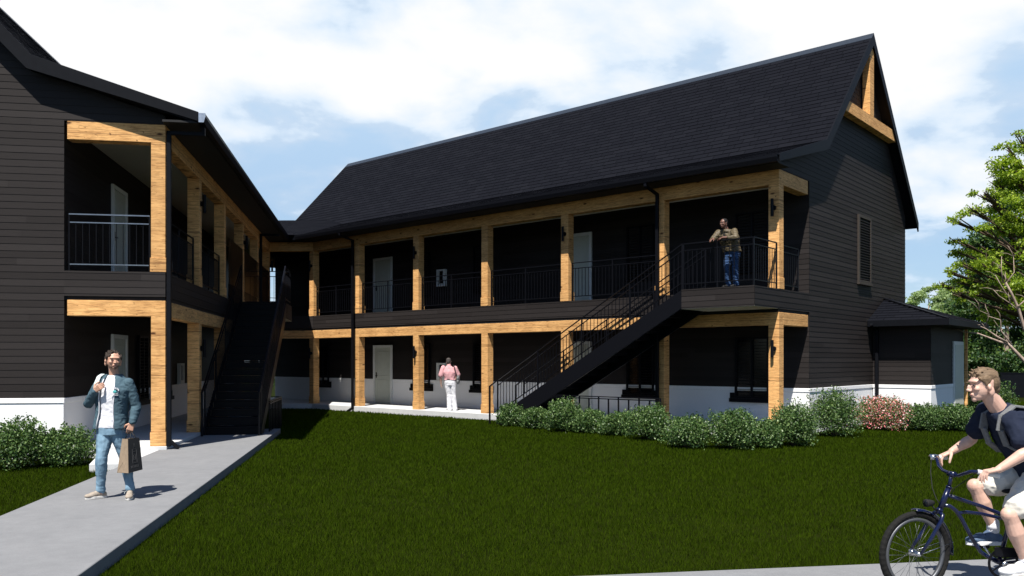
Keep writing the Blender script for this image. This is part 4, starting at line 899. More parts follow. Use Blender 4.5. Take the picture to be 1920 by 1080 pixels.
# ---- walking man with the paper bag
def walker():
    Y = 10.0; org = J(215, 935, 9.94); org.z = 0.; T = thing('person', 'man in teal jacket, white shirt and light jeans walking with a shopping bag', 'person', org)
    hc = J(212.5, 675.5, Y-.02); F = Vector((.60, -.80, -.05)).normalized(); Rm = basis(F, (Z3+Vector((.03, 0, 0))).normalized()) @ Matrix.Diagonal((1.12, 1.02, .95))
    sl, sr = J(186, 718, Y+.02), J(243, 718, Y-.02); el, wl_ = J(166, 757, Y-.02), J(178, 733, Y-.17); er, wr_ = J(256, 762, Y+.04), J(248, 793, Y-.06)
    neck = J(214.5, 704, Y+.03); pel = J(208, 799, Y); chest = J(213, 732, Y+.01); Rr = Vector((1, -.05, 0)).normalized(); Rs = Vector((1, -.10, 0)).normalized(); Ff = Vector((-.08, -1, 0)).normalized()
    hl, hr = J(199, 806, Y), J(220, 806, Y); kl, kr = J(190, 862, Y-.08), J(235, 860, Y+.06); al, ar = J(189, 918, Y-.02), J(244, 914, Y-.02); tl, tr = J(160, 936, 9.86), J(241, 935, 9.80)
    tl.z = tr.z = .012
    b = MB(); head(b, hc, Rm, 1.04); cap(b, [hc+Rm @ Vector((0, -.025, -.06)), neck], [.054, .058]); loft(b, torso_secs(pel, chest, neck, Rr, Rs, Ff, .92))
    for s0, e0, w0 in ((sl, el, wl_), (sr, er, wr_)): limb(b, s0-Z3*.012+(neck-s0)*.10, e0, sc(ARM, .9)); limb(b, e0, w0, FORE)
    for h0, k0, a0 in ((hl, kl, al), (hr, kr, ar)): limb(b, h0, k0, sc(THIGH, .9)); limb(b, k0, a0, sc(CALF, .9)); b.ell(a0-Z3*.03, (.036, .045, .045))
    hand(b, wl_, (J(185, 727, Y-.19)-wl_), Vector((.5, .8, .1)), Vector((-.1, -.2, 1)), 1.02, 1.15); hand(b, wr_, (J(243, 808, Y-.07)-wr_), Vector((-.2, 1, .0)), Vector((-1, -.35, 0)), 1.05, .55)
    fuse(b, 'body', 'skin_tan', T, org, .005, 4); face(T, hc, Rm, org, 'hair_brown', 1.04, squint=.42)
    hair_short(hc, Rm, 1.05, T, org, 'hair_brown', top=-.05, seed=3)
    e = MB(); P = lambda x, y, z: hc+Rm @ (Vector((x, y, z))*1.04)
    j = MB(); j.ell(P(0, .040, -.066), (.0462, .0462, .0365), Rm, 16, 10); j.ell(P(0, .0665, -.0885), (.0235, .0188, .0190), Rm, 12, 8); put(j, 'beard', 'stubble', T, org)
    j = MB(); loft(j, torso_secs(pel, chest, neck, Rr, Rs, Ff, 1.0, .006, base=-.04)); fuse(j, 'shirt', 'white_cotton', T, org, .007, 6, .004, 9, (1, 1, 1.3))
    t = MB()
    for h0, k0, a0 in ((hl, kl, al), (hr, kr, ar)):
        limb(t, h0, k0, sc(THIGH, 1.05, .004)); limb(t, k0, a0, ((0, .066), (.25, .066), (.6, .054), (.88, .050), (1, .055)))
    loft(t, [(pel+Z3*.05, Rr, Ff, .148, .108), (pel-Z3*.02, Rr, Ff, .160, .116), (pel-Z3*.10, Rr, Ff, .162, .110)]); fuse(t, 'jeans', 'jeans', T, org, .006, 4, .0045, 9, (1.0, 1.0, 1.1))
    # jacket: open front shell and sleeves
    k = MB()
    S_ = torso_secs(pel, chest, neck+Z3*.015, Rr, Rs, Ff, 1.06, .022, base=-.06)
    gap = [.50, .46, .42, .40, .40, .38, .36, .42, .62]
    vs = []; n = 40
    for (c, r_, f_, rx, ry), g_ in zip(S_, gap):
        for off in (0., -.012):
            for i in range(n):
                a = g_+(2*math.pi-g_-g_*1.0)*i/(n-1); sa, ca = math.sin(a), math.cos(a); vs.append(c+r_*(rx+off)*math.copysign(abs(sa)**.85, sa)+f_*(ry+off)*math.copysign(abs(ca)**.85, ca))
    fs = []; m = len(S_)
    idx = lambda i, o_, j_: (i*2+o_)*n+j_
    for i in range(m-1):
        for j_ in range(n-1): fs += [(idx(i, 0, j_), idx(i, 0, j_+1), idx(i+1, 0, j_+1), idx(i+1, 0, j_)), (idx(i, 1, j_+1), idx(i, 1, j_), idx(i+1, 1, j_), idx(i+1, 1, j_+1))]
        for j_ in (0, n-1): fs.append((idx(i, 0, j_), idx(i+1, 0, j_), idx(i+1, 1, j_), idx(i, 1, j_)))
    for j_ in range(n-1): fs += [(idx(0, 0, j_), idx(0, 1, j_), idx(0, 1, j_+1), idx(0, 0, j_+1)), (idx(m-1, 0, j_), idx(m-1, 0, j_+1), idx(m-1, 1, j_+1), idx(m-1, 1, j_))]
    k.add(vs, fs)
    for s0, e0, w0 in ((sl, el, wl_), (sr, er, wr_)):
        limb(k, s0-Z3*.012+(neck-s0)*.08, e0, ((0, .063), (.3, .064), (.75, .058), (1, .055))); limb(k, e0, e0.lerp(w0, .93), ((0, .055), (.45, .052), (.8, .043), (.87, .045), (1, .040)))
    jk = fuse(k, 'jacket', 'denim_jacket', T, org, .0055, 3, .0045, 11, (1, 1, 1.2))
    z = MB()
    for sgn, gi in ((1, 0), (-1, 1)):
        pts = []
        for (c, r_, f_, rx, ry), g_ in list(zip(S_, gap))[:-1]:
            a = g_ if sgn > 0 else -g_; sa, ca = math.sin(a), math.cos(a); pts.append(c+r_*(rx+.003)*math.copysign(abs(sa)**.85, sa)+f_*(ry+.003)*ca**.85)
        z.tube(pts, .006, 6)
    put(z, 'zip', 'white_cotton', jk, org)
    # chest emblem: arched lettering band, teal figure and underline
    z = MB(); c0 = chest+Rs*.098+Ff*.158-Z3*.005; ex = (Rs+Ff*-.42).normalized(); ez = Z3
    for i in range(9):
        a = math.pi*(1.02-.125*i); p = c0+ex*math.cos(a)*.05+ez*(math.sin(a)*.028+.012); z.bar(p-ez*.010, p+ez*.009, .009, .006)
    z.bar(c0-ex*.04-ez*.042, c0+ex*.045-ez*.045, .008, .006); z.bar(c0-ex*.03-ez*.028, c0+ex*.04-ez*.026, .006, .005); put(z, 'emblem', 'white_cotton', jk, org, False)
    z = MB(); z.ell(c0-ez*.006+ex*.008, (.022, .008, .018)); put(z, 'emblem_figure', 'teal_print', jk, org)
    shoe(T, al, tl, org, 'suede', 1.0, lace='pale_strap'); shoe(T, ar, tr, org, 'suede', 1.0, lace='pale_strap')
    # backpack on his right shoulder
    BP = thing('backpack', 'blue rucksack with a pale strap over the walking man\'s shoulder', 'backpack', org)
    m_ = MB(); bc = chest-Ff*.22-Rs*.06-Z3*.09; Rb = basis(-Ff, Z3)
    for dx_, dz_, r_ in ((0, 0, (.15, .08, .21)), (0, -.1, (.16, .09, .12)), (-.05, -.02, (.13, .075, .17))): m_.ell(bc+Rs*dx_+Z3*dz_, r_, Rb, 18, 12)
    fuse(m_, 'pack', 'pack_blue', BP, org, .008, 8)
    m_ = MB(); sp = sl.lerp(neck, .22)
    P0 = [sp-Ff*.10+Z3*.02, sp+Z3*.082, sp+Ff*.075+Z3*.055, sp+Ff*.135-Z3*.03, sp+Ff*.155-Z3*.12]
    for a_, b_ in zip(P0[:-1], P0[1:]): m_.bar(a_, b_+(b_-a_)*.05, .052, .016)
    put(m_, 'strap', 'pale_strap', BP, org, False, .004)
    m_ = MB(); m_.bar(sl-Rs*.03-Z3*.16-Ff*.03, sl-Rs*.02-Z3*.36-Ff*.12, .03, .008); put(m_, 'lower_strap', 'pack_blue', BP, org, False)
    # carrier bag
    Yb = Y-.13; g0 = J(241, 887, Yb-.10); gx = J(0, 0, 1); BG = thing('shopping_bag', 'paper carrier bag, brown side and black printed front, held by the walking man', 'bag', g0)
    bl, br_, tl_, tr_, tm, bb = J(220, 886, Yb+.03), J(267, 880, Yb+.02), J(229.5, 823, Yb+.0), J(261, 821, Yb+.02), J(240, 823, Yb-.07), None
    bm = g0; bb = bl+br_-bm; tb = tl_+tr_-tm
    m_ = MB(); m_.add([bm, bl, tl_, tm], [(0, 1, 2, 3)], 0); m_.add([bm, br_, tr_, tm], [(3, 2, 1, 0)], 1); m_.add([bl, bb, tb, tl_], [(0, 1, 2, 3)], 0); m_.add([br_, bb, tb, tr_], [(3, 2, 1, 0)], 1); m_.add([bm, bl, bb, br_], [(3, 2, 1, 0)], 0)
    fold0 = bm.lerp(bl, .5)*.62+tm.lerp(tl_, .5)*.38
    o_ = put(m_, 'bag_body', ['kraft', 'bag_black'], BG, g0, False); sdm = o_.modifiers.new('s', 'SOLIDIFY'); sdm.thickness = .003
    m_ = MB(); nk = Vector((-.62, -.75, 0)).normalized()*.003
    m_.bar(bm.lerp(bl, .5).lerp(tm.lerp(tl_, .5), .33)+nk, bm+nk, .004, .003); m_.bar(bm.lerp(bl, .5).lerp(tm.lerp(tl_, .5), .33)+nk, bl+nk, .004, .003); m_.bar(bm.lerp(bl, .5).lerp(tm.lerp(tl_, .5), .33)+nk, tm.lerp(tl_, .5)+nk, .004, .003); put(m_, 'gusset_fold', 'kraft', o_, g0, False)
    m_ = MB(); nb = Vector((.55, -.83, 0)).normalized()*.0045; Q = lambda a, b: bm.lerp(br_, a).lerp(tm.lerp(tr_, a), b)+nb
    for a, b in (((.33, .26), (.33, .68)), ((.66, .26), (.66, .68)), ((.33, .68), (.66, .68)), ((.33, .26), (.66, .26)), ((.40, .74), (.60, .74)), ((.40, .60), (.59, .60)), ((.42, .50), (.42, .36)), ((.42, .50), (.57, .50)), ((.57, .50), (.57, .36)), ((.42, .36), (.57, .36)), ((.47, .46), (.52, .40)), ((.5, .86), (.5, .78))): m_.bar(Q(*a), Q(*b), .004, .002)
    x_ = .22
    for i in range(6):
        m_.bar(Q(x_, .12), Q(x_, .19), .004, .002); m_.bar(Q(x_, .19 if i % 2 else .12), Q(x_+.06, .19 if i % 2 else .12), .004, .002)
        if i % 3 == 0: m_.bar(Q(x_, .155), Q(x_+.055, .155), .004, .002)
        x_ += .10
    put(m_, 'print', 'bag_print', o_, g0, False)
    for a_, b_ in ((tm, tr_), (tl_, tb)):
        m_ = MB(); g_ = J(243.5, 806, Y-.05); m_.tube([a_.lerp(b_, .25), a_.lerp(b_, .33).lerp(g_, .75), g_, a_.lerp(b_, .67).lerp(g_, .75), a_.lerp(b_, .75)], .005, 7); put(m_, 'handle', 'bag_black', BG, g0)
walker()

# ---- man leaning on the balcony rail
def leaner():
    def A_(s_, d, z_): p = PA(s_-.17, d); return Vector((p.x, p.y, z_))
    org = A_(.95, -.80, 3.29); T = thing('person', 'man in khaki jacket and blue jeans leaning on the balcony railing', 'person', org)
    dF = Vector((-.657-.30, -.754+.12, 0)).normalized(); Rr = dF.cross(Z3).normalized()      # forward, towards lawn
    pel = A_(.93, -.80, 4.10); chest = A_(.93, -.90, 4.44)+Vector((-.03, 0, 0)); neck = A_(.95, -.98, 4.60)+Vector((-.03, 0, 0)); hc = A_(.97, -1.05, 4.735)+Vector((-.04, 0, 0))
    Fh = Vector((-.80, -.60, -.03)).normalized(); Rm = basis(Fh, Z3)
    R2 = -u*-1; Rw = Vector((.7539, -.6570, 0))                     # along the rail towards the right in the picture
    sl = neck-Rw*.19-Z3*.06; sr = neck+Rw*.19-Z3*.06; el = A_(1.22, -1.17, 4.375); er = A_(.66, -1.17, 4.375)
    wl_ = A_(1.12, -1.34, 4.372); wr_ = A_(.93, -1.25, 4.392)
    b = MB(); head(b, hc, Rm, .97); cap(b, [hc+Rm @ Vector((0, -.02, -.06)), neck], [.052, .056]); loft(b, torso_secs(pel, chest, neck, Rw, Rw, dF, .9))
    for s0, e0, w0 in ((sl, el, wl_), (sr, er, wr_)): limb(b, s0, e0, ARM); limb(b, e0, w0, FORE)
    hl, hr = pel-Rw*.085-Z3*.03, pel+Rw*.085-Z3*.03; kl, kr = A_(1.03, -.86, 3.76), A_(.84, -.84, 3.76); al, ar = A_(1.03, -.78, 3.37), A_(.84, -.78, 3.37)
    for h0, k0, a0 in ((hl, kl, al), (hr, kr, ar)): limb(b, h0, k0, sc(THIGH, .9)); limb(b, k0, a0, sc(CALF, .9))
    hand(b, wl_, Vector((-.75, -.55, -.35)), Vector((0, 0, -1)), Vector((.4, -.5, 0)), .95, .35); hand(b, wr_, Vector((-.85, .35, -.25)), Vector((0, -.2, -1)), Vector((-.3, -.6, 0)), .95, .45)
    fuse(b, 'body', 'skin_dark', T, org, .006, 4); face(T, hc, Rm, org, 'hair_black', .97, squint=.7); hair_short(hc, Rm, .97, T, org, 'hair_black', top=.05, tuft=False)
    t = MB()
    for h0, k0, a0 in ((hl, kl, al), (hr, kr, ar)): limb(t, h0, k0, sc(THIGH, 1.0, .008)); limb(t, k0, a0, ((0, .068), (.5, .062), (1, .060)))
    loft(t, [(pel+Z3*.05, Rw, dF, .155, .112), (pel-Z3*.02, Rw, dF, .168, .118), (pel-Z3*.10, Rw, dF, .165, .11)]); fuse(t, 'jeans', 'jeans_dark', T, org, .008, 6, .010, 8, (.8, .8, 1.8))
    k = MB(); loft(k, torso_secs(pel, chest, neck, Rw, Rw, dF, 1.03, .028, base=.05))
    for s0, e0, w0 in ((sl, el, wl_), (sr, er, wr_)): limb(k, s0, e0, ((0, .078), (.5, .068), (1, .060))); limb(k, e0, e0.lerp(w0, .55), ((0, .058), (1, .046)))
    fuse(k, 'jacket', 'khaki_leather', T, org, .008, 4, .010, 9, (1, 1, 1.5))
    k = MB(); c_ = chest+Z3*.02+dF*.12; k.ell(c_, (.05, .045, .13)); k.ell(neck-Z3*.02+dF*.02, (.066, .066, .045)); fuse(k, 'pullover', 'black_knit', T, org, .008, 5)
    for a0 in (al, ar): shoe(T, a0, a0+dF*.19-Z3*.07, org, 'rubber_black', 1., solemat='rubber_black')
leaner()

# ---- man at the ground floor wall, seen from behind
def visitor():
    def A_(s_, d, z_): p = PA(s_, d); return Vector((p.x, p.y, z_))
    s0_, d0 = 10.96, .28; org = A_(s0_, d0, .06); T = thing('person', 'man in pink short sleeved shirt and white trousers, seen from behind', 'person', org)
    Ff = Vector((.05, 1, 0)).normalized(); Rw = Vector((1, -.05, 0)).normalized(); B0 = Vector((org.x, org.y, .06))
    P = lambda x, y, z_: B0+Rw*x+Ff*y+Z3*z_
    pel = P(.02, 0, .90); chest = P(0, 0, 1.22); neck = P(-.02, 0, 1.41); hc = P(-.03, .02, 1.565); Rm = basis(Vector((.1, 1, .05)), Z3)
    sl, sr = P(-.20, -.01, 1.36), P(.18, -.01, 1.35); el, wl_ = P(-.285, -.02, 1.08), P(-.275, .05, .84); er, wr_ = P(.27, .06, 1.10), P(.20, .26, 1.02)
    hl, hr = P(-.065, 0, .86), P(.10, 0, .86); kl, kr = P(-.02, .02, .47), P(.13, .02, .47); al, ar = P(.0, 0, .08), P(.17, .03, .08)
    b = MB(); head(b, hc, Rm, .97); cap(b, [hc+Rm @ Vector((0, -.02, -.06)), neck], [.056, .060]); loft(b, torso_secs(pel, chest, neck, Rw, Rw, Ff, .9))
    for a0, b0, c0 in ((sl, el, wl_), (sr, er, wr_)): limb(b, a0, b0, ARM); limb(b, b0, c0, FORE)
    for h0, k0, a0 in ((hl, kl, al), (hr, kr, ar)): limb(b, h0, k0, sc(THIGH, .9)); limb(b, k0, a0, sc(CALF, .9))
    hand(b, wl_, Vector((.05, .15, -1)), Vector((1, 0, 0)), Vector((0, 1, 0)), .95, .6); hand(b, wr_, Vector((-.2, 1, 0)), Vector((-1, 0, -.2)), Vector((0, 0, 1)), .95, .8)
    fuse(b, 'body', 'skin', T, org, .006, 4); face(T, hc, Rm, org, 'hair_grey', .97); hair_short(hc, Rm, .97, T, org, 'hair_grey', top=.05, tuft=False)
    t = MB()
    for h0, k0, a0 in ((hl, kl, al), (hr, kr, ar)): limb(t, h0, k0, sc(THIGH, 1.05, .012)); limb(t, k0, a0-Z3*.03, ((0, .078), (.5, .074), (1, .078)))
    loft(t, [(pel+Z3*.09, Rw, Ff, .160, .115), (pel, Rw, Ff, .175, .125), (pel-Z3*.10, Rw, Ff, .168, .118)]); tr_ = fuse(t, 'trousers', 'white_cotton', T, org, .008, 6, .006, 7, (1.4, 1.4, .8))
    t = MB(); loft(t, [(pel+Z3*.07, Rw, Ff, .170, .125), (pel+Z3*.105, Rw, Ff, .170, .125)]); put(t, 'belt', 'rubber_black', T, org)
    k = MB(); loft(k, torso_secs(pel, chest, neck+Z3*.01, Rw, Rw, Ff, 1.03, .012, base=.28))
    for a0, b0 in ((sl, el), (sr, er)): limb(k, a0, a0.lerp(b0, .82), ((0, .072), (.5, .076), (1, .082)))
    cap(k, [neck-Z3*.01, neck+Z3*.025], [.072, .066]); fuse(k, 'shirt', 'pink_cotton', T, org, .007, 4, .006, 8, (1.2, 1, .8))
    for a0 in (al, ar): shoe(T, a0, a0+Ff*.17+Vector((0, 0, -.07)), org, 'white_leather', .95)
    SB = thing('shoulder_bag', 'dark shoulder bag under the right arm of the man in pink', 'bag', P(.27, -.06, 0.9))
    m_ = MB(); Rb = basis(Ff, Z3); bc = P(.275, .0, .98); g0 = P(.27, -.06, .9); 
    for dz_ in (-.05, .05): m_.ell(bc+Z3*dz_, (.055, .15, .10), Rb, 16, 10)
    fuse(m_, 'bag_body', 'pack_grey', SB, g0, .008, 6)
    m_ = MB(); pts = [P(.28, -.10, 1.05), P(.21, -.135, 1.22), P(.16, -.11, 1.40), P(.13, .0, 1.45)]
    for a_, b_ in zip(pts[:-1], pts[1:]): m_.bar(a_, b_, .03, .01)
    put(m_, 'strap', 'rubber_black', SB, g0, False)
visitor()

# ---- bicycle (faces left, bars turned a little towards the camera)
BYc = 5.86; K_ = BYc/1560
bk = J(1715.5, 1041, BYc); RW = .294; bk.z = RW; borg = Vector((J(1873, 1053, BYc).x, BYc, 0)); BK = thing('bicycle', 'dark blue cruiser bicycle with black tyres ridden on the foreground pavement', 'bicycle', borg)
def BJ(px, py, dy=0.): p = J(px, py, BYc+dy); return p
ST = R(16); wh = Vector((-math.cos(ST), -math.sin(ST), 0)); wa = Vector((math.sin(ST), -math.cos(ST), 0))   # heading of the front wheel, axle pointing to the camera
def wheel(c, hd, axl, name='wheel'):
    n = 96; tr_ = .021; mb = MB(); vs = []; m = 12
    for i in range(n):
        a = 2*math.pi*i/n; rd = hd*math.cos(a)+Z3*math.sin(a)
        for j in range(m):
            b_ = 2*math.pi*j/m; k_ = tr_*(1+(.10 if (i % 2 and abs(b_-math.pi) > 1.2) else 0)); vs.append(c+rd*(RW-tr_+math.cos(b_)*k_)+axl*math.sin(b_)*k_)
    mb.add(vs, [(i*m+j, i*m+(j+1) % m, ((i+1) % n)*m+(j+1) % m, ((i+1) % n)*m+j) for i in range(n) for j in range(m)])
    W0 = MB(); vs = []
    for i in range(n):
        a = 2*math.pi*i/n; rd = hd*math.cos(a)+Z3*math.sin(a)
        for rr_, o_ in ((RW-.046, -.014), (RW-.046, .014), (RW-.066, .012), (RW-.070, 0), (RW-.066, -.012)): vs.append(c+rd*rr_+axl*o_)
    W0.add(vs, [(i*5+j, i*5+(j+1) % 5, ((i+1) % n)*5+(j+1) % 5, ((i+1) % n)*5+j) for i in range(n) for j in range(5)])
    wo_ = put(W0, name, 'rim', BK, borg); put(mb, 'tyre', 'tyre', wo_, borg, False)
    h = MB(); h.tube([c-axl*.055, c-axl*.03, c+axl*.03, c+axl*.055], [.010, .020, .020, .010], 14); h.ell(c-axl*.028, (.026, .026, .026)); put(h, 'hub', 'chrome', wo_, borg)
    s_ = MB()
    for i in range(28):
        a = 2*math.pi*i/28; sd_ = 1 if i % 2 else -1; rd = hd*math.cos(a)+Z3*math.sin(a); a2 = a+(1.0 if (i//2) % 2 else -1.0); r2 = hd*math.cos(a2)+Z3*math.sin(a2); s_.tube([c+r2*.022+axl*sd_*.026, c+rd*(RW-.066)], .0012, 5)
    put(s_, 'spokes', 'rim', wo_, borg)
    return wo_
wheel(bk, wh, wa); rw = Vector((BJ(1998, 1041).x, BYc, RW)); wheel(rw, Vector((-1, 0, 0)), Vector((0, -1, 0)))
crown = BJ(1761, 958); crown.y = bk.y; htop = BJ(1779, 915); sax = (htop-crown).normalized(); clamp = BJ(1784.5, 889)
mb = MB(); mb.tube([crown+sax*.012, htop], .019, 16); mb.tube([htop, htop+sax*.012], .022, 16); mb.tube([crown, crown+sax*.015], .023, 16); put(mb, 'head_tube', 'bike_blue', BK, borg)
mb = MB(); mb.tube([htop, clamp], .0125, 12); mb.tube([clamp-wa*.028+Z3*0, clamp+wa*.028], .020, 12); put(mb, 'stem', 'bike_blue', BK, borg)
mb = MB()
for sg in (-1, 1):
    o_ = wa*sg*.052; fork0 = crown-sax*.01; mb.tube([fork0+wa*sg*.012, fork0+o_*.85-sax*.015, fork0+o_-sax*.06, (fork0-sax*.06).lerp(bk, .55)+o_+wh*-.006, bk+o_-wh*-.0], [.014, .014, .0145, .013, .009], 12)
mb.tube([crown-sax*.02, crown+sax*.02], .020, 12); put(mb, 'fork', 'bike_blue', BK, borg)
mb = MB(); bb = borg.copy(); bb.z = BJ(1873, 1053).z
stx = BJ(1907, 925); axs = bb
mb.tube([BJ(1776, 928), BJ(1800, 936), BJ(1840, 949), BJ(1872, 962), BJ(1897, 972)], .0135, 12)
mb.tube([BJ(1770, 947), BJ(1781, 949), BJ(1792, 957), BJ(1803, 973), BJ(1813, 992), BJ(1824, 1012), BJ(1838, 1034), BJ(1852, 1044), BJ(1871, 1052)], .0135, 12)
mb.tube([BJ(1798, 962), BJ(1812, 960), BJ(1840, 963), BJ(1870, 970), BJ(1893, 975)], .012, 12)
mb.tube([bb, BJ(1902, 945)], .0145, 12); mb.tube([bb-Vector((0, .035, 0)), bb+Vector((0, .035, 0))], .021, 16)
for sg in (-1, 1):
    mb.tube([bb+Vector((.02, sg*.03, 0)), rw+Vector((0, sg*.055, 0))], .008, 8); mb.tube([BJ(1899, 955), rw+Vector((0, sg*.055, 0))], .008, 8)
put(mb, 'frame', 'bike_blue', BK, borg)
mb = MB(); mb.tube([BJ(1901, 948), BJ(1907, 925)], .0115, 10); put(mb, 'seat_post', 'chrome', BK, borg)
mb = MB(); mb.ell(BJ(1893, 921), (.06, .022, .018)); mb.ell(BJ(1915, 918), (.06, .05, .025)); mb.ell(BJ(1935, 915), (.05, .10, .035)); fuse(mb, 'saddle', 'rubber_black', BK, borg, .006, 5)
def arc(c, hd, r_, a0, a1, n, wd, axl, thick=.003):
    mb = MB(); vs = []
    for i in range(n+1):
        a = a0+(a1-a0)*i/n; rd = hd*math.cos(a)+Z3*math.sin(a)
        for o_, q_ in ((-wd, -.012), (-wd*.55, 0), (wd*.55, 0), (wd, -.012)): vs.append(c+rd*(r_+q_)+axl*o_)
    mb.add(vs, [(i*4+j, (i+1)*4+j, (i+1)*4+j+1, i*4+j+1) for i in range(n) for j in range(3)]); return mb
o_ = put(arc(bk, wh, RW+.016, R(88), R(186), 26, .032, wa), 'mudguard', 'bike_blue', BK, borg); m_ = o_.modifiers.new('s', 'SOLIDIFY'); m_.thickness = .003
mb = MB(); p_ = bk-wh*(RW+.014)*math.cos(R(12))+Z3*(RW+.014)*math.sin(R(12)); mb.tube([bk+wa*.05, p_+wa*.03], .0025, 6); mb.tube([bk-wa*.05, p_-wa*.03], .0025, 6); put(mb, 'mudguard_stay', 'chrome', o_, borg)
o_ = put(arc(rw, Vector((-1, 0, 0)), RW+.016, R(10), R(170), 36, .032, Vector((0, -1, 0))), 'mudguard', 'bike_blue', BK, borg); m_ = o_.modifiers.new('s', 'SOLIDIFY'); m_.thickness = .003
# bars
fg0, fg1 = J(1747, 857, BYc+.27), J(1772, 858, BYc+.30); ng0, ng1 = J(1833, 884.5, BYc-.22), J(1874, 893, BYc-.25)
mb = MB(); mb.tube([fg1, fg0+Vector((.03, 0, 0)), J(1757, 862, BYc+.25), J(1760, 874, BYc+.2), J(1768, 882, BYc+.12), clamp, J(1797, 892, BYc-.05), J(1808, 888, BYc-.12), J(1820, 884, BYc-.18), ng0, ng1], .0115, 12); put(mb, 'handlebar', 'bike_blue', BK, borg)
mb = MB(); mb.tube([J(1759, 857, BYc+.283), fg1+Vector((.01, 0, 0))], .0165, 12); put(mb, 'grip', 'grip', BK, borg); mb = MB(); mb.tube([ng0, ng1], .0165, 12); put(mb, 'grip', 'grip', BK, borg)
mb = MB(); mb.tube([J(1744, 857, BYc+.27), J(1758, 857, BYc+.28)], .021, 12); put(mb, 'shifter', 'chrome', BK, borg)
mb = MB(); mb.tube([J(1746, 862, BYc+.26), J(1745, 885, BYc+.2), J(1748, 915, BYc+.12), J(1755, 934, BYc+.05), J(1762, 945, BYc+.01)], .003, 6); mb.tube([ng0, J(1812, 900, BYc-.1), J(1790, 915, BYc-.04), J(1779, 935, BYc)], .003, 6); put(mb, 'brake_cable', 'rubber_black', BK, borg)
mb = MB(); lp = BJ(1743, 943); mb.tube([lp-wh*-.0+wh*.036, lp+wh*.03, lp-wh*.01, lp-wh*.035], [.026, .028, .022, .012], 18); mb.bar(lp-wh*.01-Z3*.01, crown+wh*.02+Z3*.0, .010); ho = put(mb, 'headlight', 'rubber_black', BK, borg)
mb = MB(); mb.ell(lp+wh*.033, (.012, .022, .022)); put(mb, 'lens', 'glass', ho, borg)
cy = Vector((0, -.05, 0)); mb = MB(); vs = []; n = 60
for i in range(n):
    a = 2*math.pi*i/n
    for r_ in (.108, .090): vs.append(bb+cy+Vector((math.cos(a)*r_, 0, math.sin(a)*r_)))
mb.add(vs, [(i*2, i*2+1, ((i+1) % n)*2+1, ((i+1) % n)*2) for i in range(n)])
for i in range(5): a = i*1.2566; mb.bar(bb+cy, bb+cy+Vector((math.cos(a)*.1, 0, math.sin(a)*.1)), .012, .005)
co = put(mb, 'chainring', 'metal', BK, borg, False); m_ = co.modifiers.new('s', 'SOLIDIFY'); m_.thickness = .004
mb = MB(); mb.bar(bb+cy+Vector((.0, .006, .10)), rw+Vector((0, -.045, .04)), .006, .008); mb.bar(bb+cy+Vector((0, .006, -.10)), rw+Vector((0, -.045, -.04)), .006, .008); put(mb, 'chain', 'chrome', BK, borg, False)
mb = MB(); mb.bar(bb+cy*1.3+Vector((-.07, 0, .085)), bb+cy*1.3+Vector((.34, 0, .06)), .012, .07); put(mb, 'chain_guard', 'metal', BK, borg, False, .01)
ped_f, ped_n = J(1838, 1023, BYc+.13), J(1903, 1084, BYc-.15)
for pd, sg in ((ped_f, 1), (ped_n, -1)):
    mb = MB(); c1 = bb+Vector((0, sg*.07, 0)); pe = pd.copy(); pe.y = BYc+sg*.075; mb.bar(c1, pe, .018, .012); mb.ell(c1, (.020, .014, .020)); mb.tube([pe, pd], .007, 8); ck = put(mb, 'crank', 'chrome', BK, borg)
    mb = MB(); mb.box(pd.x-.045, pd.x+.045, pd.y-.045, pd.y+.045, pd.z-.012, pd.z+.012); put(mb, 'pedal', 'rubber_black', ck, borg, False, .005)

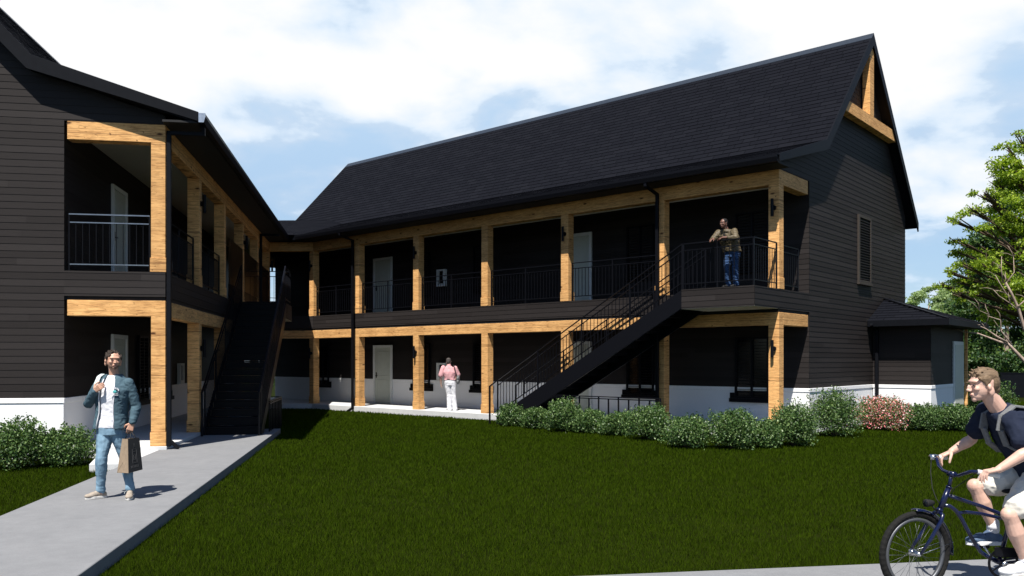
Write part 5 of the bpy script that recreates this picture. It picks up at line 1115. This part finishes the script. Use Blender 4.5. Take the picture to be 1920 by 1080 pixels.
def cyclist():
    Y = BYc; org = Vector((J(1920, 900, Y).x, Y, 0)); T = thing('person', 'fair haired man in navy t-shirt and cream shorts riding the bicycle', 'person', org)
    F = Vector((-1, -.10, -.06)).normalized(); Rm = basis(F, Vector((.06, 0, 1)).normalized()); hc = J(1843, 723, Y-.02); s = 1.04
    neck = J(1873, 768, Y); chest = J(1905, 803, Y); pel = J(1950, 893, Y); up = (neck-pel).normalized()
    Ff = Vector((-up.z, 0, up.x)).normalized(); Rn = Vector((0, 1, 0))          # right of the rider is away from us
    sn = J(1900, 790, Y-.17); sf = J(1850, 772, Y+.17); en, wn = J(1928, 846, Y-.30), J(1873, 880, Y-.27); ef, wf = J(1822, 824, Y+.27), J(1785, 846, Y+.29)
    hn, hf = J(1948, 902, Y-.09), J(1938, 892, Y+.09); kn, kf = J(1894, 966, Y-.17), J(1830, 912, Y+.13); an, af = J(1923, 1052, Y-.15), J(1862, 988, Y+.13)
    b = MB(); head(b, hc, Rm, s); cap(b, [hc+Rm @ Vector((0, -.030, -.055)), neck], [.054, .060]); loft(b, torso_secs(pel, chest, neck, Rn, Rn, Ff, .9))
    for s0, e0, w0 in ((sn, en, wn), (sf, ef, wf)): limb(b, s0, e0, ARM); limb(b, e0, w0, FORE)
    for h0, k0, a0 in ((hn, kn, an), (hf, kf, af)):
        limb(b, h0, k0, sc(THIGH, .92)); limb(b, k0, a0, ((0, .052), (.15, .050), (.38, .058), (.7, .041), (.9, .034), (1, .036))); b.ell(k0+Vector((-.012, 0, .004)), (.050, .050, .052))
    hand(b, wn, (J(1852, 884, Y-.27)-wn), Vector((.1, .5, -1)), Vector((-.35, 1, -.1)), 1.02, .72); hand(b, wf, (J(1772, 852, Y+.29)-wf), Vector((-.1, -.3, -1)), Vector((-.3, -1, 0)), 1., .75)
    bo = fuse(b, 'body', 'skin', T, org, .0042, 4); face(T, hc, Rm, org, 'hair_fair', s, squint=.75)
    hair_short(hc, Rm, 1.03, T, org, 'hair_fair', top=.12, front=.12, seed=8, vox=.004)
    k = MB(); loft(k, torso_secs(pel, chest, neck+up*.005, Rn, Rn, Ff, 1.0, .014, base=-.08))
    for s0, e0 in ((sn, en), (sf, ef)): limb(k, s0, s0.lerp(e0, .62), ((0, .068), (.5, .066), (1, .072)))
    fuse(k, 'shirt', 'navy_cotton', T, org, .006, 4, .009, 8, (1, 1, 1))
    k = MB()
    for h0, k0 in ((hn, kn), (hf, kf)): limb(k, h0, h0.lerp(k0, .74), ((0, .112), (.5, .100), (1, .088)))
    loft(k, [(pel+up*.02, Rn, Ff, .168, .125), (pel-up*.06, Rn, Ff, .182, .130), (pel-up*.13, Rn, Ff, .16, .11)]); fuse(k, 'shorts', 'cream_shorts', T, org, .006, 4, .008, 10)
    shoe(T, af, ped_f+Vector((-.10, 0, .018)), org, 'blue_canvas', 1., lace='rubber_black', solemat='white_leather'); shoe(T, an, ped_n+Vector((-.09, 0, .018)), org, 'white_leather', 1.05, lace='white_leather', solemat='sole')
    for a0 in (an, af):
        k = MB(); cap(k, [a0+Z3*.03, a0-Z3*.02], [.041, .042]); put(k, 'sock', 'white_cotton', T, org)
    g0 = chest.copy(); BP = thing('backpack', 'grey backpack with padded strap on the back of the cyclist', 'backpack', g0)
    k = MB(); bc = chest-Ff*.25-up*.06; Rb = Matrix((Rn, Ff, up)).transposed()
    for dz_, r_ in ((.05, (.15, .10, .17)), (-.10, (.165, .12, .16)), (-.05, (.13, .15, .12))): k.ell(bc+up*dz_, r_, Rb, 18, 12)
    fuse(k, 'pack', 'pack_grey', BP, g0, .008, 8, .004, 12)
    for sg in (-1, 1):
        k = MB(); c_ = neck-up*.03+Vector((0, sg*.105, 0)); pts = [c_-Ff*.13-up*.03, c_-Ff*.05+up*.035, c_+Ff*.045+up*.02, c_+Ff*.115-up*.06, c_+Ff*.135-up*.17, c_+Ff*.08-up*.28+Vector((0, sg*.05, 0)), c_-Ff*.06-up*.34+Vector((0, sg*.06, 0))]
        for i in range(len(pts)-1):
            k.bar(pts[i], pts[i+1]+(pts[i+1]-pts[i])*.08, .06, .018)
        put(k, 'strap', 'pack_grey', BP, g0, False, .004)
cyclist()
